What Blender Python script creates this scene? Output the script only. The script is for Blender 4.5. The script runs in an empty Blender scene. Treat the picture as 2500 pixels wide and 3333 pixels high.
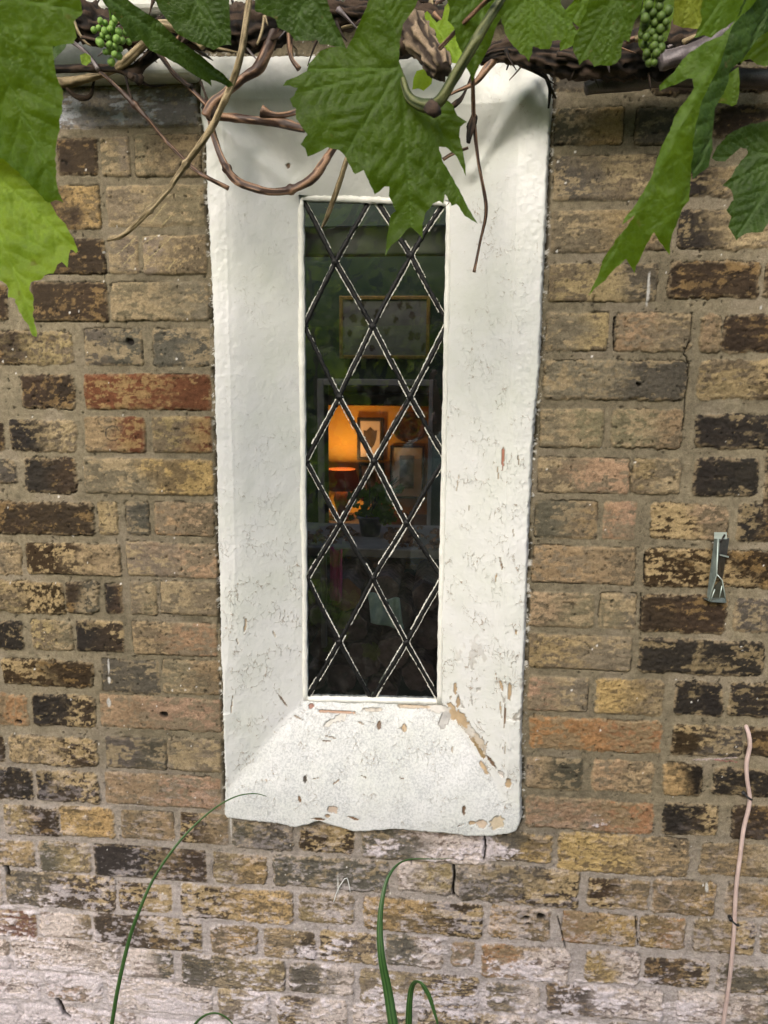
import bpy, bmesh, math, random
import numpy as np
from mathutils import Vector, Matrix
from mathutils.geometry import delaunay_2d_cdt

random.seed(7)
SC = bpy.context.scene
COL = SC.collection

# ------------------------------------------------------------------ camera
CAM = np.array([0.0, -1.24, 1.65])
FPX = 2400.0                      # focal length in pixels of the 2500 x 3333 picture
PSI, TH, ROLL = (math.radians(a) for a in (5.4, 10.3, 0.45))
FW = np.array([-math.sin(PSI) * math.cos(TH), math.cos(PSI) * math.cos(TH), -math.sin(TH)])
_r = np.array([math.cos(PSI), math.sin(PSI), 0.0]); _u = np.cross(_r, FW)
RT = math.cos(ROLL) * _r + math.sin(ROLL) * _u
UP = -math.sin(ROLL) * _r + math.cos(ROLL) * _u
cd = bpy.data.cameras.new('camera')
cam = bpy.data.objects.new('camera', cd); COL.objects.link(cam)
R = Matrix(((RT[0], UP[0], -FW[0]), (RT[1], UP[1], -FW[1]), (RT[2], UP[2], -FW[2])))
cam.matrix_world = Matrix.Translation(Vector(CAM)) @ R.to_4x4()
cd.sensor_fit = 'VERTICAL'; cd.sensor_height = 33.33; cd.lens = 24.0
cd.clip_start = 0.01; cd.clip_end = 500
cd.dof.use_dof = True; cd.dof.focus_distance = 1.25; cd.dof.aperture_fstop = 8.0
SC.camera = cam

# ------------------------------------------------------------------ world, sun, exposure
SUN_EL, SUN_AZ = math.radians(34), math.radians(-16)      # azimuth: sun stands out in the garden, to the left
sun_dir = Vector((math.sin(SUN_AZ) * math.cos(SUN_EL), -math.cos(SUN_AZ) * math.cos(SUN_EL), math.sin(SUN_EL)))
w = bpy.data.worlds.new('World'); SC.world = w; w.use_nodes = True
wn = w.node_tree.nodes; wn.clear()
sky = wn.new('ShaderNodeTexSky'); sky.sky_type = 'NISHITA'; sky.sun_disc = False
sky.sun_elevation = SUN_EL; sky.sun_rotation = math.atan2(sun_dir.x, sun_dir.y)
sky.air_density = 1.0; sky.dust_density = 4.0; sky.ozone_density = 1.0
bg = wn.new('ShaderNodeBackground'); bg.inputs['Strength'].default_value = 0.13
wo = wn.new('ShaderNodeOutputWorld')
w.node_tree.links.new(sky.outputs[0], bg.inputs[0]); w.node_tree.links.new(bg.outputs[0], wo.inputs[0])
sd_ = bpy.data.lights.new('sun', 'SUN'); sd_.energy = 1.2; sd_.angle = math.radians(32); sd_.color = (1.0, 0.97, 0.92)
sun = bpy.data.objects.new('sun', sd_); COL.objects.link(sun)
sun.rotation_euler = sun_dir.to_track_quat('Z', 'Y').to_euler()
SC.view_settings.view_transform = 'Standard'; SC.view_settings.look = 'None'
SC.view_settings.gamma = 1.0; SC.view_settings.exposure = 1.0
SC.render.engine = 'CYCLES'
SC.cycles.max_bounces = 8; SC.cycles.transparent_max_bounces = 12
SC.cycles.use_denoising = True
SC.cycles.caustics_reflective = False; SC.cycles.caustics_refractive = False

# ------------------------------------------------------------------ picture -> place
K = 2500 / 1659.0
def un(x, y, d=0.0):
    """point of the plane y = d seen at pixel (x, y) of the 2500 px picture"""
    v = FW * FPX + RT * (x - 1250) - UP * (y - 1666.5)
    return CAM + v * ((d - CAM[1]) / v[1])
def unk(x, y, d=0.0): return un(x * K, y * K, d)
def unp(x, y, P0, n):
    v = FW * FPX + RT * (x - 1250) - UP * (y - 1666.5)
    return CAM + v * (np.dot(P0 - CAM, n) / np.dot(v, n))
z1 = lambda L: [(x / 1.8433, y / 1.8433) for x, y in L]
z2 = lambda L: [(600 + x / 1.58, y / 1.58) for x, y in L]
z3 = lambda L: [(1600 + x / 1.8433, y / 1.8433) for x, y in L]
zA = lambda L: [(1500 + x / 1.659, y / 1.659) for x, y in L]
zB = lambda L: [(x / 1.508, y / 1.508) for x, y in L]
zC = lambda L: [(900 + x / 2.0738, y / 2.0738) for x, y in L]
kk = lambda L: [(x * K, y * K) for x, y in L]

# ------------------------------------------------------------------ noise
def _hash(ix, iy, seed):
    h = (ix.astype(np.int64) * 374761393 + iy.astype(np.int64) * 668265263 + seed * 1442695041) & 0xffffffff
    h = ((h ^ (h >> 13)) * 1274126177) & 0xffffffff
    h = h ^ (h >> 16)
    return (h & 0xffffff) / float(0xffffff)
def vn(x, y, seed=0):
    ix = np.floor(x); iy = np.floor(y); fx = x - ix; fy = y - iy
    fx = fx * fx * (3 - 2 * fx); fy = fy * fy * (3 - 2 * fy)
    a = _hash(ix, iy, seed); b = _hash(ix + 1, iy, seed); c = _hash(ix, iy + 1, seed); d = _hash(ix + 1, iy + 1, seed)
    return (a + (b - a) * fx) * (1 - fy) + (c + (d - c) * fx) * fy
def fbm(x, y, seed=0, o=4, g=0.5):
    s = 0; a = 1; t = 0
    for i in range(o):
        s = s + a * vn(x * 2 ** i + 17.3 * i, y * 2 ** i - 9.1 * i, seed + i * 13); t += a; a *= g
    return s / t
def ss(a, b, x):
    t = np.clip((x - a) / (b - a), 0, 1); return t * t * (3 - 2 * t)
def mix(a, b, t):
    t = np.asarray(t)[..., None] if np.ndim(a) > np.ndim(t) or np.ndim(a) == 1 else t
    return a * (1 - t) + b * t

# ------------------------------------------------------------------ objects
def tag(o, label=None, cat=None, group=None, kind=None):
    if label: o['label'] = label
    if cat: o['category'] = cat
    if group: o['group'] = group
    if kind: o['kind'] = kind
    return o
def empty(name, loc, label=None, cat=None, group=None):
    o = bpy.data.objects.new(name, None); COL.objects.link(o); o.location = loc; o.empty_display_size = 0.05
    return tag(o, label, cat, group)
def link(name, me, mat, parent=None, smooth=True):
    o = bpy.data.objects.new(name, me); COL.objects.link(o)
    if mat: me.materials.append(mat)
    if smooth and len(me.polygons): me.polygons.foreach_set('use_smooth', [True] * len(me.polygons))
    if parent is not None:
        o.parent = parent
        p = Vector((0, 0, 0)); q = parent
        while q is not None: p += q.location; q = q.parent
        me.transform(Matrix.Translation(-p))
    return o
def mesh_vf(name, V, F, attrs=None):
    me = bpy.data.meshes.new(name); me.from_pydata([tuple(map(float, v)) for v in V], [], F)
    for k, a in (attrs or {}).items(): set_attr(me, k, a)
    me.update(); return me
def set_attr(me, k, a):
    a = np.asarray(a, dtype=np.float32)
    if a.ndim == 2:
        at = me.attributes.new(k, 'FLOAT_COLOR', 'POINT')
        c = np.ones((len(a), 4), np.float32); c[:, :3] = a; at.data.foreach_set('color', c.ravel())
    else:
        at = me.attributes.new(k, 'FLOAT', 'POINT'); at.data.foreach_set('value', a.ravel())
def grid_mesh(name, xs, zs, Y, keep, attrs):
    """height field over the x-z plane; keep = mask per vertex"""
    nz, nx = Y.shape
    X, Z = np.meshgrid(xs, zs)
    idx = np.arange(nz * nx).reshape(nz, nx)
    q = np.stack([idx[:-1, :-1], idx[:-1, 1:], idx[1:, 1:], idx[1:, :-1]], -1).reshape(-1, 4)
    k = keep.ravel()[q].all(1); q = q[k]
    used = np.zeros(nz * nx, bool); used[q.ravel()] = True
    re = np.cumsum(used) - 1; q = re[q]
    co = np.stack([X, Y, Z], -1).reshape(-1, 3)[used].astype(np.float32)
    me = bpy.data.meshes.new(name)
    me.vertices.add(len(co)); me.vertices.foreach_set('co', co.ravel())
    me.loops.add(q.size); me.loops.foreach_set('vertex_index', q.ravel().astype(np.int32))
    me.polygons.add(len(q)); me.polygons.foreach_set('loop_start', np.arange(0, q.size, 4, dtype=np.int32))
    try: me.polygons.foreach_set('loop_total', np.full(len(q), 4, dtype=np.int32))
    except Exception: pass
    me.update(calc_edges=True)
    for kx, a in attrs.items():
        a = a.reshape(-1, 3)[used] if a.ndim == 3 else a.ravel()[used]
        set_attr(me, kx, a)
    return me
class MB:
    def __init__(s): s.V = []; s.F = []
    def add(s, V, F):
        n = len(s.V); s.V += [tuple(map(float, v)) for v in V]; s.F += [tuple(n + i for i in f) for f in F]; return s
    def box(s, a, b):
        (x0, y0, z0), (x1, y1, z1_) = a, b
        V = [(x0, y0, z0), (x1, y0, z0), (x1, y1, z0), (x0, y1, z0), (x0, y0, z1_), (x1, y0, z1_), (x1, y1, z1_), (x0, y1, z1_)]
        return s.add(V, [(0, 3, 2, 1), (4, 5, 6, 7), (0, 1, 5, 4), (1, 2, 6, 5), (2, 3, 7, 6), (3, 0, 4, 7)])
    def lathe(s, prof, c, n=24):
        V = []; F = []
        for r, z in prof:
            for i in range(n):
                t = 2 * math.pi * i / n; V.append((c[0] + r * math.cos(t), c[1] + r * math.sin(t), c[2] + z))
        for j in range(len(prof) - 1):
            for i in range(n):
                a = j * n + i; b = j * n + (i + 1) % n; F.append((a, b, b + n, a + n))
        return s.add(V, F)
    def cyl(s, p, q, r, n=12, r2=None):
        return s.tube([p, q], [r, r if r2 is None else r2], n)
    def tube(s, P, Rr, n=8, cap=True):
        P = [Vector(p) for p in P]; V = []; F = []
        T = (P[1] - P[0]).normalized(); a = T.orthogonal().normalized()
        for i, p in enumerate(P):
            t = (P[min(i + 1, len(P) - 1)] - P[max(i - 1, 0)]).normalized()
            a = (a - t * a.dot(t)).normalized(); b = t.cross(a)
            for j in range(n):
                th = 2 * math.pi * j / n
                V.append(p + (a * math.cos(th) + b * math.sin(th)) * Rr[i])
        for i in range(len(P) - 1):
            for j in range(n):
                F.append((i * n + j, i * n + (j + 1) % n, (i + 1) * n + (j + 1) % n, (i + 1) * n + j))
        if cap: F.append(tuple(range(n))[::-1]); F.append(tuple((len(P) - 1) * n + j for j in range(n)))
        return s.add(V, F)
    def build(s, name, mat, parent=None, smooth=False, bevel=0):
        me = mesh_vf(name, s.V, s.F); o = link(name, me, mat, parent, smooth)
        if bevel:
            b = o.modifiers.new('bevel', 'BEVEL'); b.width = bevel; b.segments = 2; b.limit_method = 'ANGLE'
        return o

# ------------------------------------------------------------------ materials
def new_mat(name):
    m = bpy.data.materials.new(name); m.use_nodes = True; nt = m.node_tree; nt.nodes.clear()
    out = nt.nodes.new('ShaderNodeOutputMaterial'); return m, nt, out
def N(nt, t, **kw):
    n = nt.nodes.new(t)
    for k, v in kw.items():
        if k.startswith('i_'): n.inputs[k[2:].replace('_', ' ')].default_value = v
        else: setattr(n, k, v)
    return n
def noise(nt, scale, detail=4, rough=0.6, vec=None, dist=0):
    n = N(nt, 'ShaderNodeTexNoise'); n.inputs['Scale'].default_value = scale; n.inputs['Detail'].default_value = detail
    n.inputs['Roughness'].default_value = rough; n.inputs['Distortion'].default_value = dist
    if vec is None:
        g = N(nt, 'ShaderNodeNewGeometry'); vec = g.outputs['Position']
    nt.links.new(vec, n.inputs['Vector']); return n.outputs['Fac']
def ramp(nt, fac, stops):
    r = N(nt, 'ShaderNodeValToRGB'); e = r.color_ramp.elements
    while len(e) < len(stops): e.new(0.5)
    for i, (p, c) in enumerate(stops):
        e[i].position = p; e[i].color = tuple(c) + (1,) if len(c) == 3 else c
    nt.links.new(fac, r.inputs[0]); return r.outputs[0]
def mixc(nt, f, a, b, mode='MIX'):
    m = N(nt, 'ShaderNodeMix', data_type='RGBA', blend_type=mode)
    for s, v in ((0, f), (6, a), (7, b)):
        if isinstance(v, (int, float)): m.inputs[s].default_value = v
        elif isinstance(v, tuple): m.inputs[s].default_value = v + (1,) if len(v) == 3 else v
        else: nt.links.new(v, m.inputs[s])
    return m.outputs[2]
def math_(nt, op, a, b=None, clamp=False):
    m = N(nt, 'ShaderNodeMath', operation=op, use_clamp=clamp)
    for s, v in ((0, a), (1, b)):
        if v is None: continue
        if isinstance(v, (int, float)): m.inputs[s].default_value = v
        else: nt.links.new(v, m.inputs[s])
    return m.outputs[0]
def bump(nt, h, dist, strength=1.0, nrm=None):
    b = N(nt, 'ShaderNodeBump'); b.inputs['Distance'].default_value = dist; b.inputs['Strength'].default_value = strength
    nt.links.new(h, b.inputs['Height'])
    if nrm: nt.links.new(nrm, b.inputs['Normal'])
    return b.outputs[0]
def attr(nt, name, fac=False):
    a = N(nt, 'ShaderNodeAttribute', attribute_name=name); return a.outputs['Fac' if fac else 'Color']
def simple(name, c0, c1=None, scale=30, rough=0.6, bmp=0.0, metallic=0, spec=0.4, detail=5, emit=None, es=0):
    m, nt, out = new_mat(name); p = N(nt, 'ShaderNodeBsdfPrincipled')
    f = noise(nt, scale, detail)
    nt.links.new(ramp(nt, f, [(0.35, c0), (0.65, c1 or c0)]), p.inputs['Base Color'])
    p.inputs['Roughness'].default_value = rough; p.inputs['Metallic'].default_value = metallic
    p.inputs['Specular IOR Level'].default_value = spec
    if bmp: nt.links.new(bump(nt, f, bmp), p.inputs['Normal'])
    if emit: p.inputs['Emission Color'].default_value = tuple(emit) + (1,); p.inputs['Emission Strength'].default_value = es
    nt.links.new(p.outputs[0], out.inputs[0]); return m

def mat_wall():
    m, nt, out = new_mat('old_stock_brick'); p = N(nt, 'ShaderNodeBsdfPrincipled')
    c = attr(nt, 'col'); f1 = noise(nt, 900, 3, 0.7); f2 = noise(nt, 160, 6, 0.7)
    c = mixc(nt, 1.0, c, ramp(nt, f1, [(0.25, (0.6, 0.6, 0.6)), (0.75, (1.35, 1.35, 1.35))]), 'MULTIPLY')
    c = mixc(nt, 1.0, c, ramp(nt, f2, [(0.3, (0.72, 0.71, 0.7)), (0.7, (1.28, 1.28, 1.28))]), 'MULTIPLY')
    nt.links.new(c, p.inputs['Base Color'])
    g = attr(nt, 'gloss', True)
    nt.links.new(math_(nt, 'SUBTRACT', 0.88, math_(nt, 'MULTIPLY', g, 0.72)), p.inputs['Roughness'])
    nt.links.new(math_(nt, 'ADD', 0.18, g), p.inputs['Specular IOR Level'])
    h = math_(nt, 'ADD', math_(nt, 'MULTIPLY', f1, 0.4), f2)
    nt.links.new(bump(nt, h, 0.0025, 0.8), p.inputs['Normal'])
    nt.links.new(p.outputs[0], out.inputs[0]); return m

def mat_paint():
    m, nt, out = new_mat('flaking_white_paint'); p = N(nt, 'ShaderNodeBsdfPrincipled')
    geo = N(nt, 'ShaderNodeNewGeometry')
    # warped, vertically stretched cells for the crackle
    mp = N(nt, 'ShaderNodeMapping'); mp.inputs['Scale'].default_value = (1.15, 1.0, 0.55)
    nz = N(nt, 'ShaderNodeTexNoise'); nz.inputs['Scale'].default_value = 55; nz.inputs['Detail'].default_value = 4
    nt.links.new(geo.outputs['Position'], nz.inputs['Vector'])
    va = N(nt, 'ShaderNodeVectorMath', operation='MULTIPLY_ADD'); va.inputs[1].default_value = (0.03, 0.03, 0.03)
    nt.links.new(nz.outputs['Color'], va.inputs[0]); nt.links.new(geo.outputs['Position'], va.inputs[2])
    nt.links.new(va.outputs[0], mp.inputs['Vector'])
    vo = N(nt, 'ShaderNodeTexVoronoi', feature='DISTANCE_TO_EDGE'); vo.inputs['Scale'].default_value = 85
    nt.links.new(mp.outputs[0], vo.inputs['Vector'])
    crk = attr(nt, 'crackle', True)
    patch = noise(nt, 30, 5, 0.7)
    act = math_(nt, 'MULTIPLY', crk, ramp(nt, patch, [(0.5, (0, 0, 0)), (0.66, (1, 1, 1))]))
    line = math_(nt, 'LESS_THAN', vo.outputs['Distance'], math_(nt, 'MULTIPLY', act, ramp(nt, noise(nt, 190, 3, 0.7), [(0.42, (0, 0, 0)), (0.66, (0.06, 0.06, 0.06))])))
    flake = attr(nt, 'flake', True)
    dirt = attr(nt, 'dirt', True)
    f1 = noise(nt, 420, 4, 0.65); f2 = noise(nt, 9, 4, 0.6); f3 = noise(nt, 260, 3, 0.75)
    base = ramp(nt, f2, [(0.3, (0.62, 0.635, 0.58)), (0.7, (0.69, 0.69, 0.68))])
    base = mixc(nt, math_(nt, 'MULTIPLY', dirt, ramp(nt, f3, [(0.44, (0, 0, 0)), (0.6, (1, 1, 1))])), base, (0.38, 0.39, 0.385))
    base = mixc(nt, math_(nt, 'MULTIPLY', dirt, 0.35), base, (0.47, 0.49, 0.495))
    base = mixc(nt, math_(nt, 'MULTIPLY', line, 0.8), base, (0.36, 0.28, 0.2))
    base = mixc(nt, flake, base, attr(nt, 'under'))
    nt.links.new(base, p.inputs['Base Color'])
    p.inputs['Roughness'].default_value = 0.42
    p.inputs['Specular IOR Level'].default_value = 0.4
    lows = noise(nt, 120, 4, 0.55)
    h = math_(nt, 'ADD', math_(nt, 'MULTIPLY', lows, 0.5), math_(nt, 'MULTIPLY', f1, 0.13))
    edge = math_(nt, 'MULTIPLY', math_(nt, 'SUBTRACT', 0.10, vo.outputs['Distance'], True), math_(nt, 'MULTIPLY', act, 6.0))
    h = math_(nt, 'ADD', h, edge); h = math_(nt, 'SUBTRACT', h, math_(nt, 'MULTIPLY', line, 1.0))
    h = math_(nt, 'SUBTRACT', h, math_(nt, 'MULTIPLY', flake, 1.0))
    nt.links.new(bump(nt, h, 0.0016, 0.8), p.inputs['Normal'])
    nt.links.new(p.outputs[0], out.inputs[0]); return m

def mat_leaf(name, dark, light, trans=0.35, tcol=None):
    m, nt, out = new_mat(name); p = N(nt, 'ShaderNodeBsdfPrincipled')
    f = noise(nt, 28, 6, 0.7); f2 = noise(nt, 500, 3, 0.6)
    c = ramp(nt, f, [(0.36, dark), (0.62, light)])
    c = mixc(nt, 1.0, c, ramp(nt, f2, [(0.3, (0.85, 0.85, 0.85)), (0.7, (1.15, 1.15, 1.15))]), 'MULTIPLY')
    v = attr(nt, 'vein', True)
    vc = tuple(min(1, 2.1 * a + 0.03) for a in light)
    c = mixc(nt, math_(nt, 'MULTIPLY', v, 0.42), c, vc)
    net = N(nt, 'ShaderNodeTexVoronoi', feature='DISTANCE_TO_EDGE'); net.inputs['Scale'].default_value = 170
    gg = N(nt, 'ShaderNodeNewGeometry'); nt.links.new(gg.outputs['Position'], net.inputs['Vector'])
    nl = ramp(nt, net.outputs['Distance'], [(0.0, (1, 1, 1)), (0.12, (0, 0, 0))])
    c = mixc(nt, math_(nt, 'MULTIPLY', nl, 0.22), c, vc)
    bl = ramp(nt, noise(nt, 75, 3, .5), [(0.70, (0, 0, 0)), (0.74, (1, 1, 1))])
    c = mixc(nt, math_(nt, 'MULTIPLY', bl, 0.7), c, (.10, .07, .02))
    nt.links.new(c, p.inputs['Base Color']); p.inputs['Roughness'].default_value = 0.5; p.inputs['Specular IOR Level'].default_value = 0.2
    b = bump(nt, math_(nt, 'ADD', math_(nt, 'MULTIPLY', f2, 0.12), math_(nt, 'ADD', math_(nt, 'MULTIPLY', v, -0.9), math_(nt, 'MULTIPLY', nl, -.12))), 0.0028, 0.7)
    nt.links.new(b, p.inputs['Normal'])
    t = N(nt, 'ShaderNodeBsdfTranslucent')
    tc = mixc(nt, math_(nt, 'MULTIPLY', v, 0.35), tcol or (0.22, 0.40, 0.03), (0.06, 0.14, 0.01))
    nt.links.new(tc, t.inputs['Color'])
    mx = N(nt, 'ShaderNodeMixShader'); mx.inputs[0].default_value = trans
    nt.links.new(p.outputs[0], mx.inputs[1]); nt.links.new(t.outputs[0], mx.inputs[2]); nt.links.new(mx.outputs[0], out.inputs[0])
    return m

def mat_bark(name, c0, c1, rough=0.8):
    m, nt, out = new_mat(name); p = N(nt, 'ShaderNodeBsdfPrincipled')
    s = attr(nt, 'streak', True); f = noise(nt, 700, 3)
    c = ramp(nt, s, [(0.25, c0), (0.75, c1)])
    c = mixc(nt, 1.0, c, ramp(nt, f, [(0.3, (0.7, 0.7, 0.7)), (0.7, (1.25, 1.25, 1.25))]), 'MULTIPLY')
    nt.links.new(c, p.inputs['Base Color']); p.inputs['Roughness'].default_value = rough
    nt.links.new(bump(nt, math_(nt, 'ADD', s, math_(nt, 'MULTIPLY', f, 0.3)), 0.0015, 0.8), p.inputs['Normal'])
    nt.links.new(p.outputs[0], out.inputs[0]); return m

def mat_glass():
    m, nt, out = new_mat('old_window_glass')
    t = N(nt, 'ShaderNodeBsdfTransparent'); t.inputs[0].default_value = (0.93, 0.96, 0.94, 1)
    g = N(nt, 'ShaderNodeBsdfGlossy'); g.inputs['Roughness'].default_value = 0.0
    fr = N(nt, 'ShaderNodeFresnel'); fr.inputs['IOR'].default_value = 1.9
    f = noise(nt, 14, 2); nt.links.new(bump(nt, f, 0.0012, 0.25), g.inputs['Normal'])
    mx = N(nt, 'ShaderNodeMixShader'); nt.links.new(fr.outputs[0], mx.inputs[0])
    nt.links.new(t.outputs[0], mx.inputs[1]); nt.links.new(g.outputs[0], mx.inputs[2])
    # thin film of dust and drip marks on the pane
    d = N(nt, 'ShaderNodeBsdfDiffuse'); d.inputs[0].default_value = (0.5, 0.5, 0.46, 1)
    du = ramp(nt, noise(nt, 60, 8, 0.75), [(0.5, (0.005, 0.005, 0.005)), (0.8, (0.06, 0.06, 0.06))])
    m2 = N(nt, 'ShaderNodeMixShader'); nt.links.new(du, m2.inputs[0])
    nt.links.new(mx.outputs[0], m2.inputs[1]); nt.links.new(d.outputs[0], m2.inputs[2]); nt.links.new(m2.outputs[0], out.inputs[0])
    return m

M_WALL = mat_wall(); M_PAINT = mat_paint(); M_GLASS = mat_glass()
M_PAINT2 = simple('white_gloss_paint', (0.66, 0.66, 0.6), (0.78, 0.78, 0.72), 60, 0.4, 0.0008)
M_LEAD = simple('black_painted_lead', (0.003, 0.003, 0.003), (0.012, 0.012, 0.012), 260, 0.45, 0.0012, spec=0.25)
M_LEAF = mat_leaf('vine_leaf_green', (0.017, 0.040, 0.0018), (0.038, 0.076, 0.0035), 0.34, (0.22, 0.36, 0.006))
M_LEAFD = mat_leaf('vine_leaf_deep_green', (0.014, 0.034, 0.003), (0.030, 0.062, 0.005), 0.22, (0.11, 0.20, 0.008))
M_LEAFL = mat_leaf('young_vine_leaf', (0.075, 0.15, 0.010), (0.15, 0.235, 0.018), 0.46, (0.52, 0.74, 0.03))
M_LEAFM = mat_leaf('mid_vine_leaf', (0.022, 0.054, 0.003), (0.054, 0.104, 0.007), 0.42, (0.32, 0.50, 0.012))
M_BARKD = mat_bark('dark_vine_bark', (0.006, 0.004, 0.003), (0.06, 0.038, 0.025), 0.95)
M_BARKR = mat_bark('red_brown_cane', (0.045, 0.022, 0.014), (0.27, 0.155, 0.09), 0.55)
M_BARKT = mat_bark('pale_tan_cane', (0.14, 0.105, 0.05), (0.36, 0.28, 0.16), 0.7)
M_BARKG = mat_bark('grey_peeled_bark', (0.075, 0.06, 0.062), (0.19, 0.16, 0.165), 0.45)

# ================================================================== BRICK WALL
# traced bricks: x0 x1 y0 y1 code  (picture pixels); two letters = left / right colour
BR = """
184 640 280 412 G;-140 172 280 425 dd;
-140 172 440 575 dd;184 315 447 570 dd;327 420 445 574 g;437 652 436 574 gt;
-140 120 605 740 d;135 325 603 748 dy;345 664 602 738 g;
-60 342 776 893 dd;352 450 765 890 g;464 672 765 893 gt;
-140 22 920 1040 dd;102 350 917 1047 dd;360 680 917 1045 gg;
-140 237 1078 1185 dt;273 463 1068 1190 s;494 680 1068 1193 s;
-200 -20 1217 1332 m;66 240 1219 1332 dd;273 686 1217 1335 rr;
-140 10 1366 1470 d;30 246 1368 1470 kt;274 472 1356 1472 tr;495 688 1356 1474 tr;
-140 52 1493 1572 ss;79 251 1490 1606 kd;272 693 1493 1610 gy;
-140 303 1633 1739 dd;318 382 1633 1741 t;407 484 1633 1744 s;501 696 1634 1746 pt;
-140 68 1768 1870 gt;84 391 1769 1873 bt;411 706 1767 1880 gp;
-140 208 1890 1995 tb;212 321 1891 1996 ds;340 398 1901 1998 kd;423 510 1894 2002 g;521 710 1894 2003 g;
-140 72 2020 2113 dk;102 234 2021 2118 tg;246 402 2021 2122 kb;430 706 2027 2135 tp;
5 303 2149 2235 bd;330 518 2149 2258 s;529 715 2150 2262 gt;-140 -10 2145 2230 d;
-140 86 2258 2360 ko;104 307 2262 2366 kb;325 719 2270 2378 pp;
-140 12 2390 2480 d;30 316 2399 2492 tb;344 540 2403 2502 s;546 719 2406 2512 g;
-140 106 2497 2600 dk;118 323 2511 2611 kb;341 717 2523 2628 pp;
-140 -5 2620 2710 d;11 192 2627 2721 td;195 371 2629 2725 yy;393 565 2641 2736 t;586 742 2649 2748 bt;757 952 2680 2766 s;975 1154 2690 2778 bb;1174 1577 2700 2806 sw;1613 1796 2716 2808 sy;1816 2244 2722 2848 yt;2278 2640 2752 2860 tg;
-140 111 2735 2822 tt;126 292 2741 2840 st;306 670 2758 2864 kd;692 868 2781 2880 ty;888 1265 2795 2897 ss;1293 1470 2806 2908 wt;1488 1886 2824 2946 sb;1911 2114 2864 2961 bt;2124 2331 2869 2979 ty;2362 2640 2882 2992 ty;
-140 5 2840 2940 w;19 372 2846 2960 sb;386 558 2877 2970 bb;591 952 2892 2998 by;973 1150 2912 3006 tt;1183 1572 2933 3042 yb;1593 1791 2955 3061 yt;1829 2075 2976 3080 oy;2081 2234 2987 3090 yo;2257 2459 2998 3105 tb;2478 2640 3008 3110 t;
-140 115 2960 3048 wr;130 298 2974 3056 wt;306 656 2985 3090 db;686 841 3016 3111 ty;856 1027 3030 3123 tb;1040 1229 3036 3138 bb;1255 1440 3050 3153 sw;1470 1545 3070 3150 p;1567 1855 3085 3196 ow;1906 2085 3099 3203 yw;2096 2311 3125 3213 db;2331 2640 3150 3243 sb;
-140 30 3055 3150 w;43 390 3061 3165 ww;407 564 3095 3186 ws;591 926 3116 3220 st;942 1152 3140 3236 sw;1170 1557 3169 3282 tb;1580 1758 3205 3299 sw;1778 2162 3215 3315 dw;2203 2640 3245 3345 ws;
-140 130 3155 3250 ww;150 330 3175 3260 pw;350 690 3195 3300 ww;710 880 3225 3325 tw;900 1130 3250 3345 bw;1150 1340 3275 3370 wb;1360 1750 3300 3410 bw;1775 1960 3330 3430 ww;1980 2350 3345 3440 sw;2370 2640 3360 3460 ww;
-140 60 3265 3350 w;80 440 3285 3380 ww;460 640 3320 3400 w;660 1060 3345 3440 wb;
1809 2100 218 294 ss;2125 2640 215 300 dd;1820 2050 85 190 dd;2070 2640 80 190 dd;
1806 2030 347 472 sy;2069 2280 346 470 s;2325 2640 336 445 dt;
1803 2137 503 651 st;2165 2410 540 640 kt;2430 2640 530 640 d;
1796 2085 683 820 gt;2100 2185 690 815 t;2207 2640 683 812 kt;
1786 2142 857 982 ts;2175 2473 847 971 dd;2490 2640 850 970 d;
1776 1982 1017 1143 gt;2004 2254 1017 1143 pg;2279 2350 1022 1148 t;2352 2640 1022 1148 dd;
1771 2235 1172 1302 gs;2277 2640 1172 1302 tb;
1755 1963 1331 1457 g;1994 2221 1331 1461 gt;2264 2640 1350 1462 kk;
1751 2050 1490 1606 gp;2055 2217 1492 1607 tg;2260 2471 1491 1613 kk;2490 2640 1500 1620 k;
1740 1946 1630 1755 st;1963 2070 1632 1757 p;2119 2372 1640 1758 bt;2402 2640 1642 1766 kd;
1732 2069 1778 1903 pt;2098 2640 1790 1916 bd;
1724 1934 1930 2042 tg;1951 2071 1930 2048 g;2086 2368 1936 2061 dd;2391 2640 1950 2062 ss;
1720 2057 2068 2181 tg;2082 2491 2083 2196 kk;2512 2640 2090 2200 k;
1720 1915 2203 2316 pg;1939 2160 2213 2329 yt;2197 2356 2220 2331 kk;2373 2640 2226 2337 kd;
1723 2153 2341 2446 oo;2187 2418 2362 2461 bs;2429 2640 2370 2468 dk;
1714 1898 2468 2572 ts;1925 2129 2476 2582 pt;2158 2288 2485 2591 yk;2320 2640 2504 2596 kk;
1712 2126 2603 2706 po;2160 2342 2619 2721 kb;2383 2640 2630 2737 dd
"""
PAL = {  # base, patch colour, patch amount, speck amount
 'g': ((.145, .130, .100), (.25, .212, .145), .42, .1), 's': ((.072, .069, .058), (.21, .18, .125), .30, .1),
 'd': ((.032, .022, .013), (.15, .105, .05), .26, .2), 'k': ((.016, .013, .010), (.17, .14, .085), .22, .15),
 'b': ((.038, .027, .015), (.29, .235, .14), .45, .3), 't': ((.24, .195, .125), (.13, .11, .08), .44, .6),
 'y': ((.30, .225, .115), (.14, .11, .065), .38, .7), 'o': ((.24, .145, .08), (.20, .155, .10), .48, .3),
 'r': ((.105, .046, .027), (.22, .155, .08), .30, .2), 'p': ((.25, .185, .13), (.17, .145, .11), .46, .4),
 'w': ((.17, .145, .135), (.46, .43, .45), .62, .1), 'm': ((.20, .165, .115), (.22, .18, .12), .3, .1),
 'G': ((.12, .115, .115), (.20, .17, .13), .35, .0)}

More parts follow.
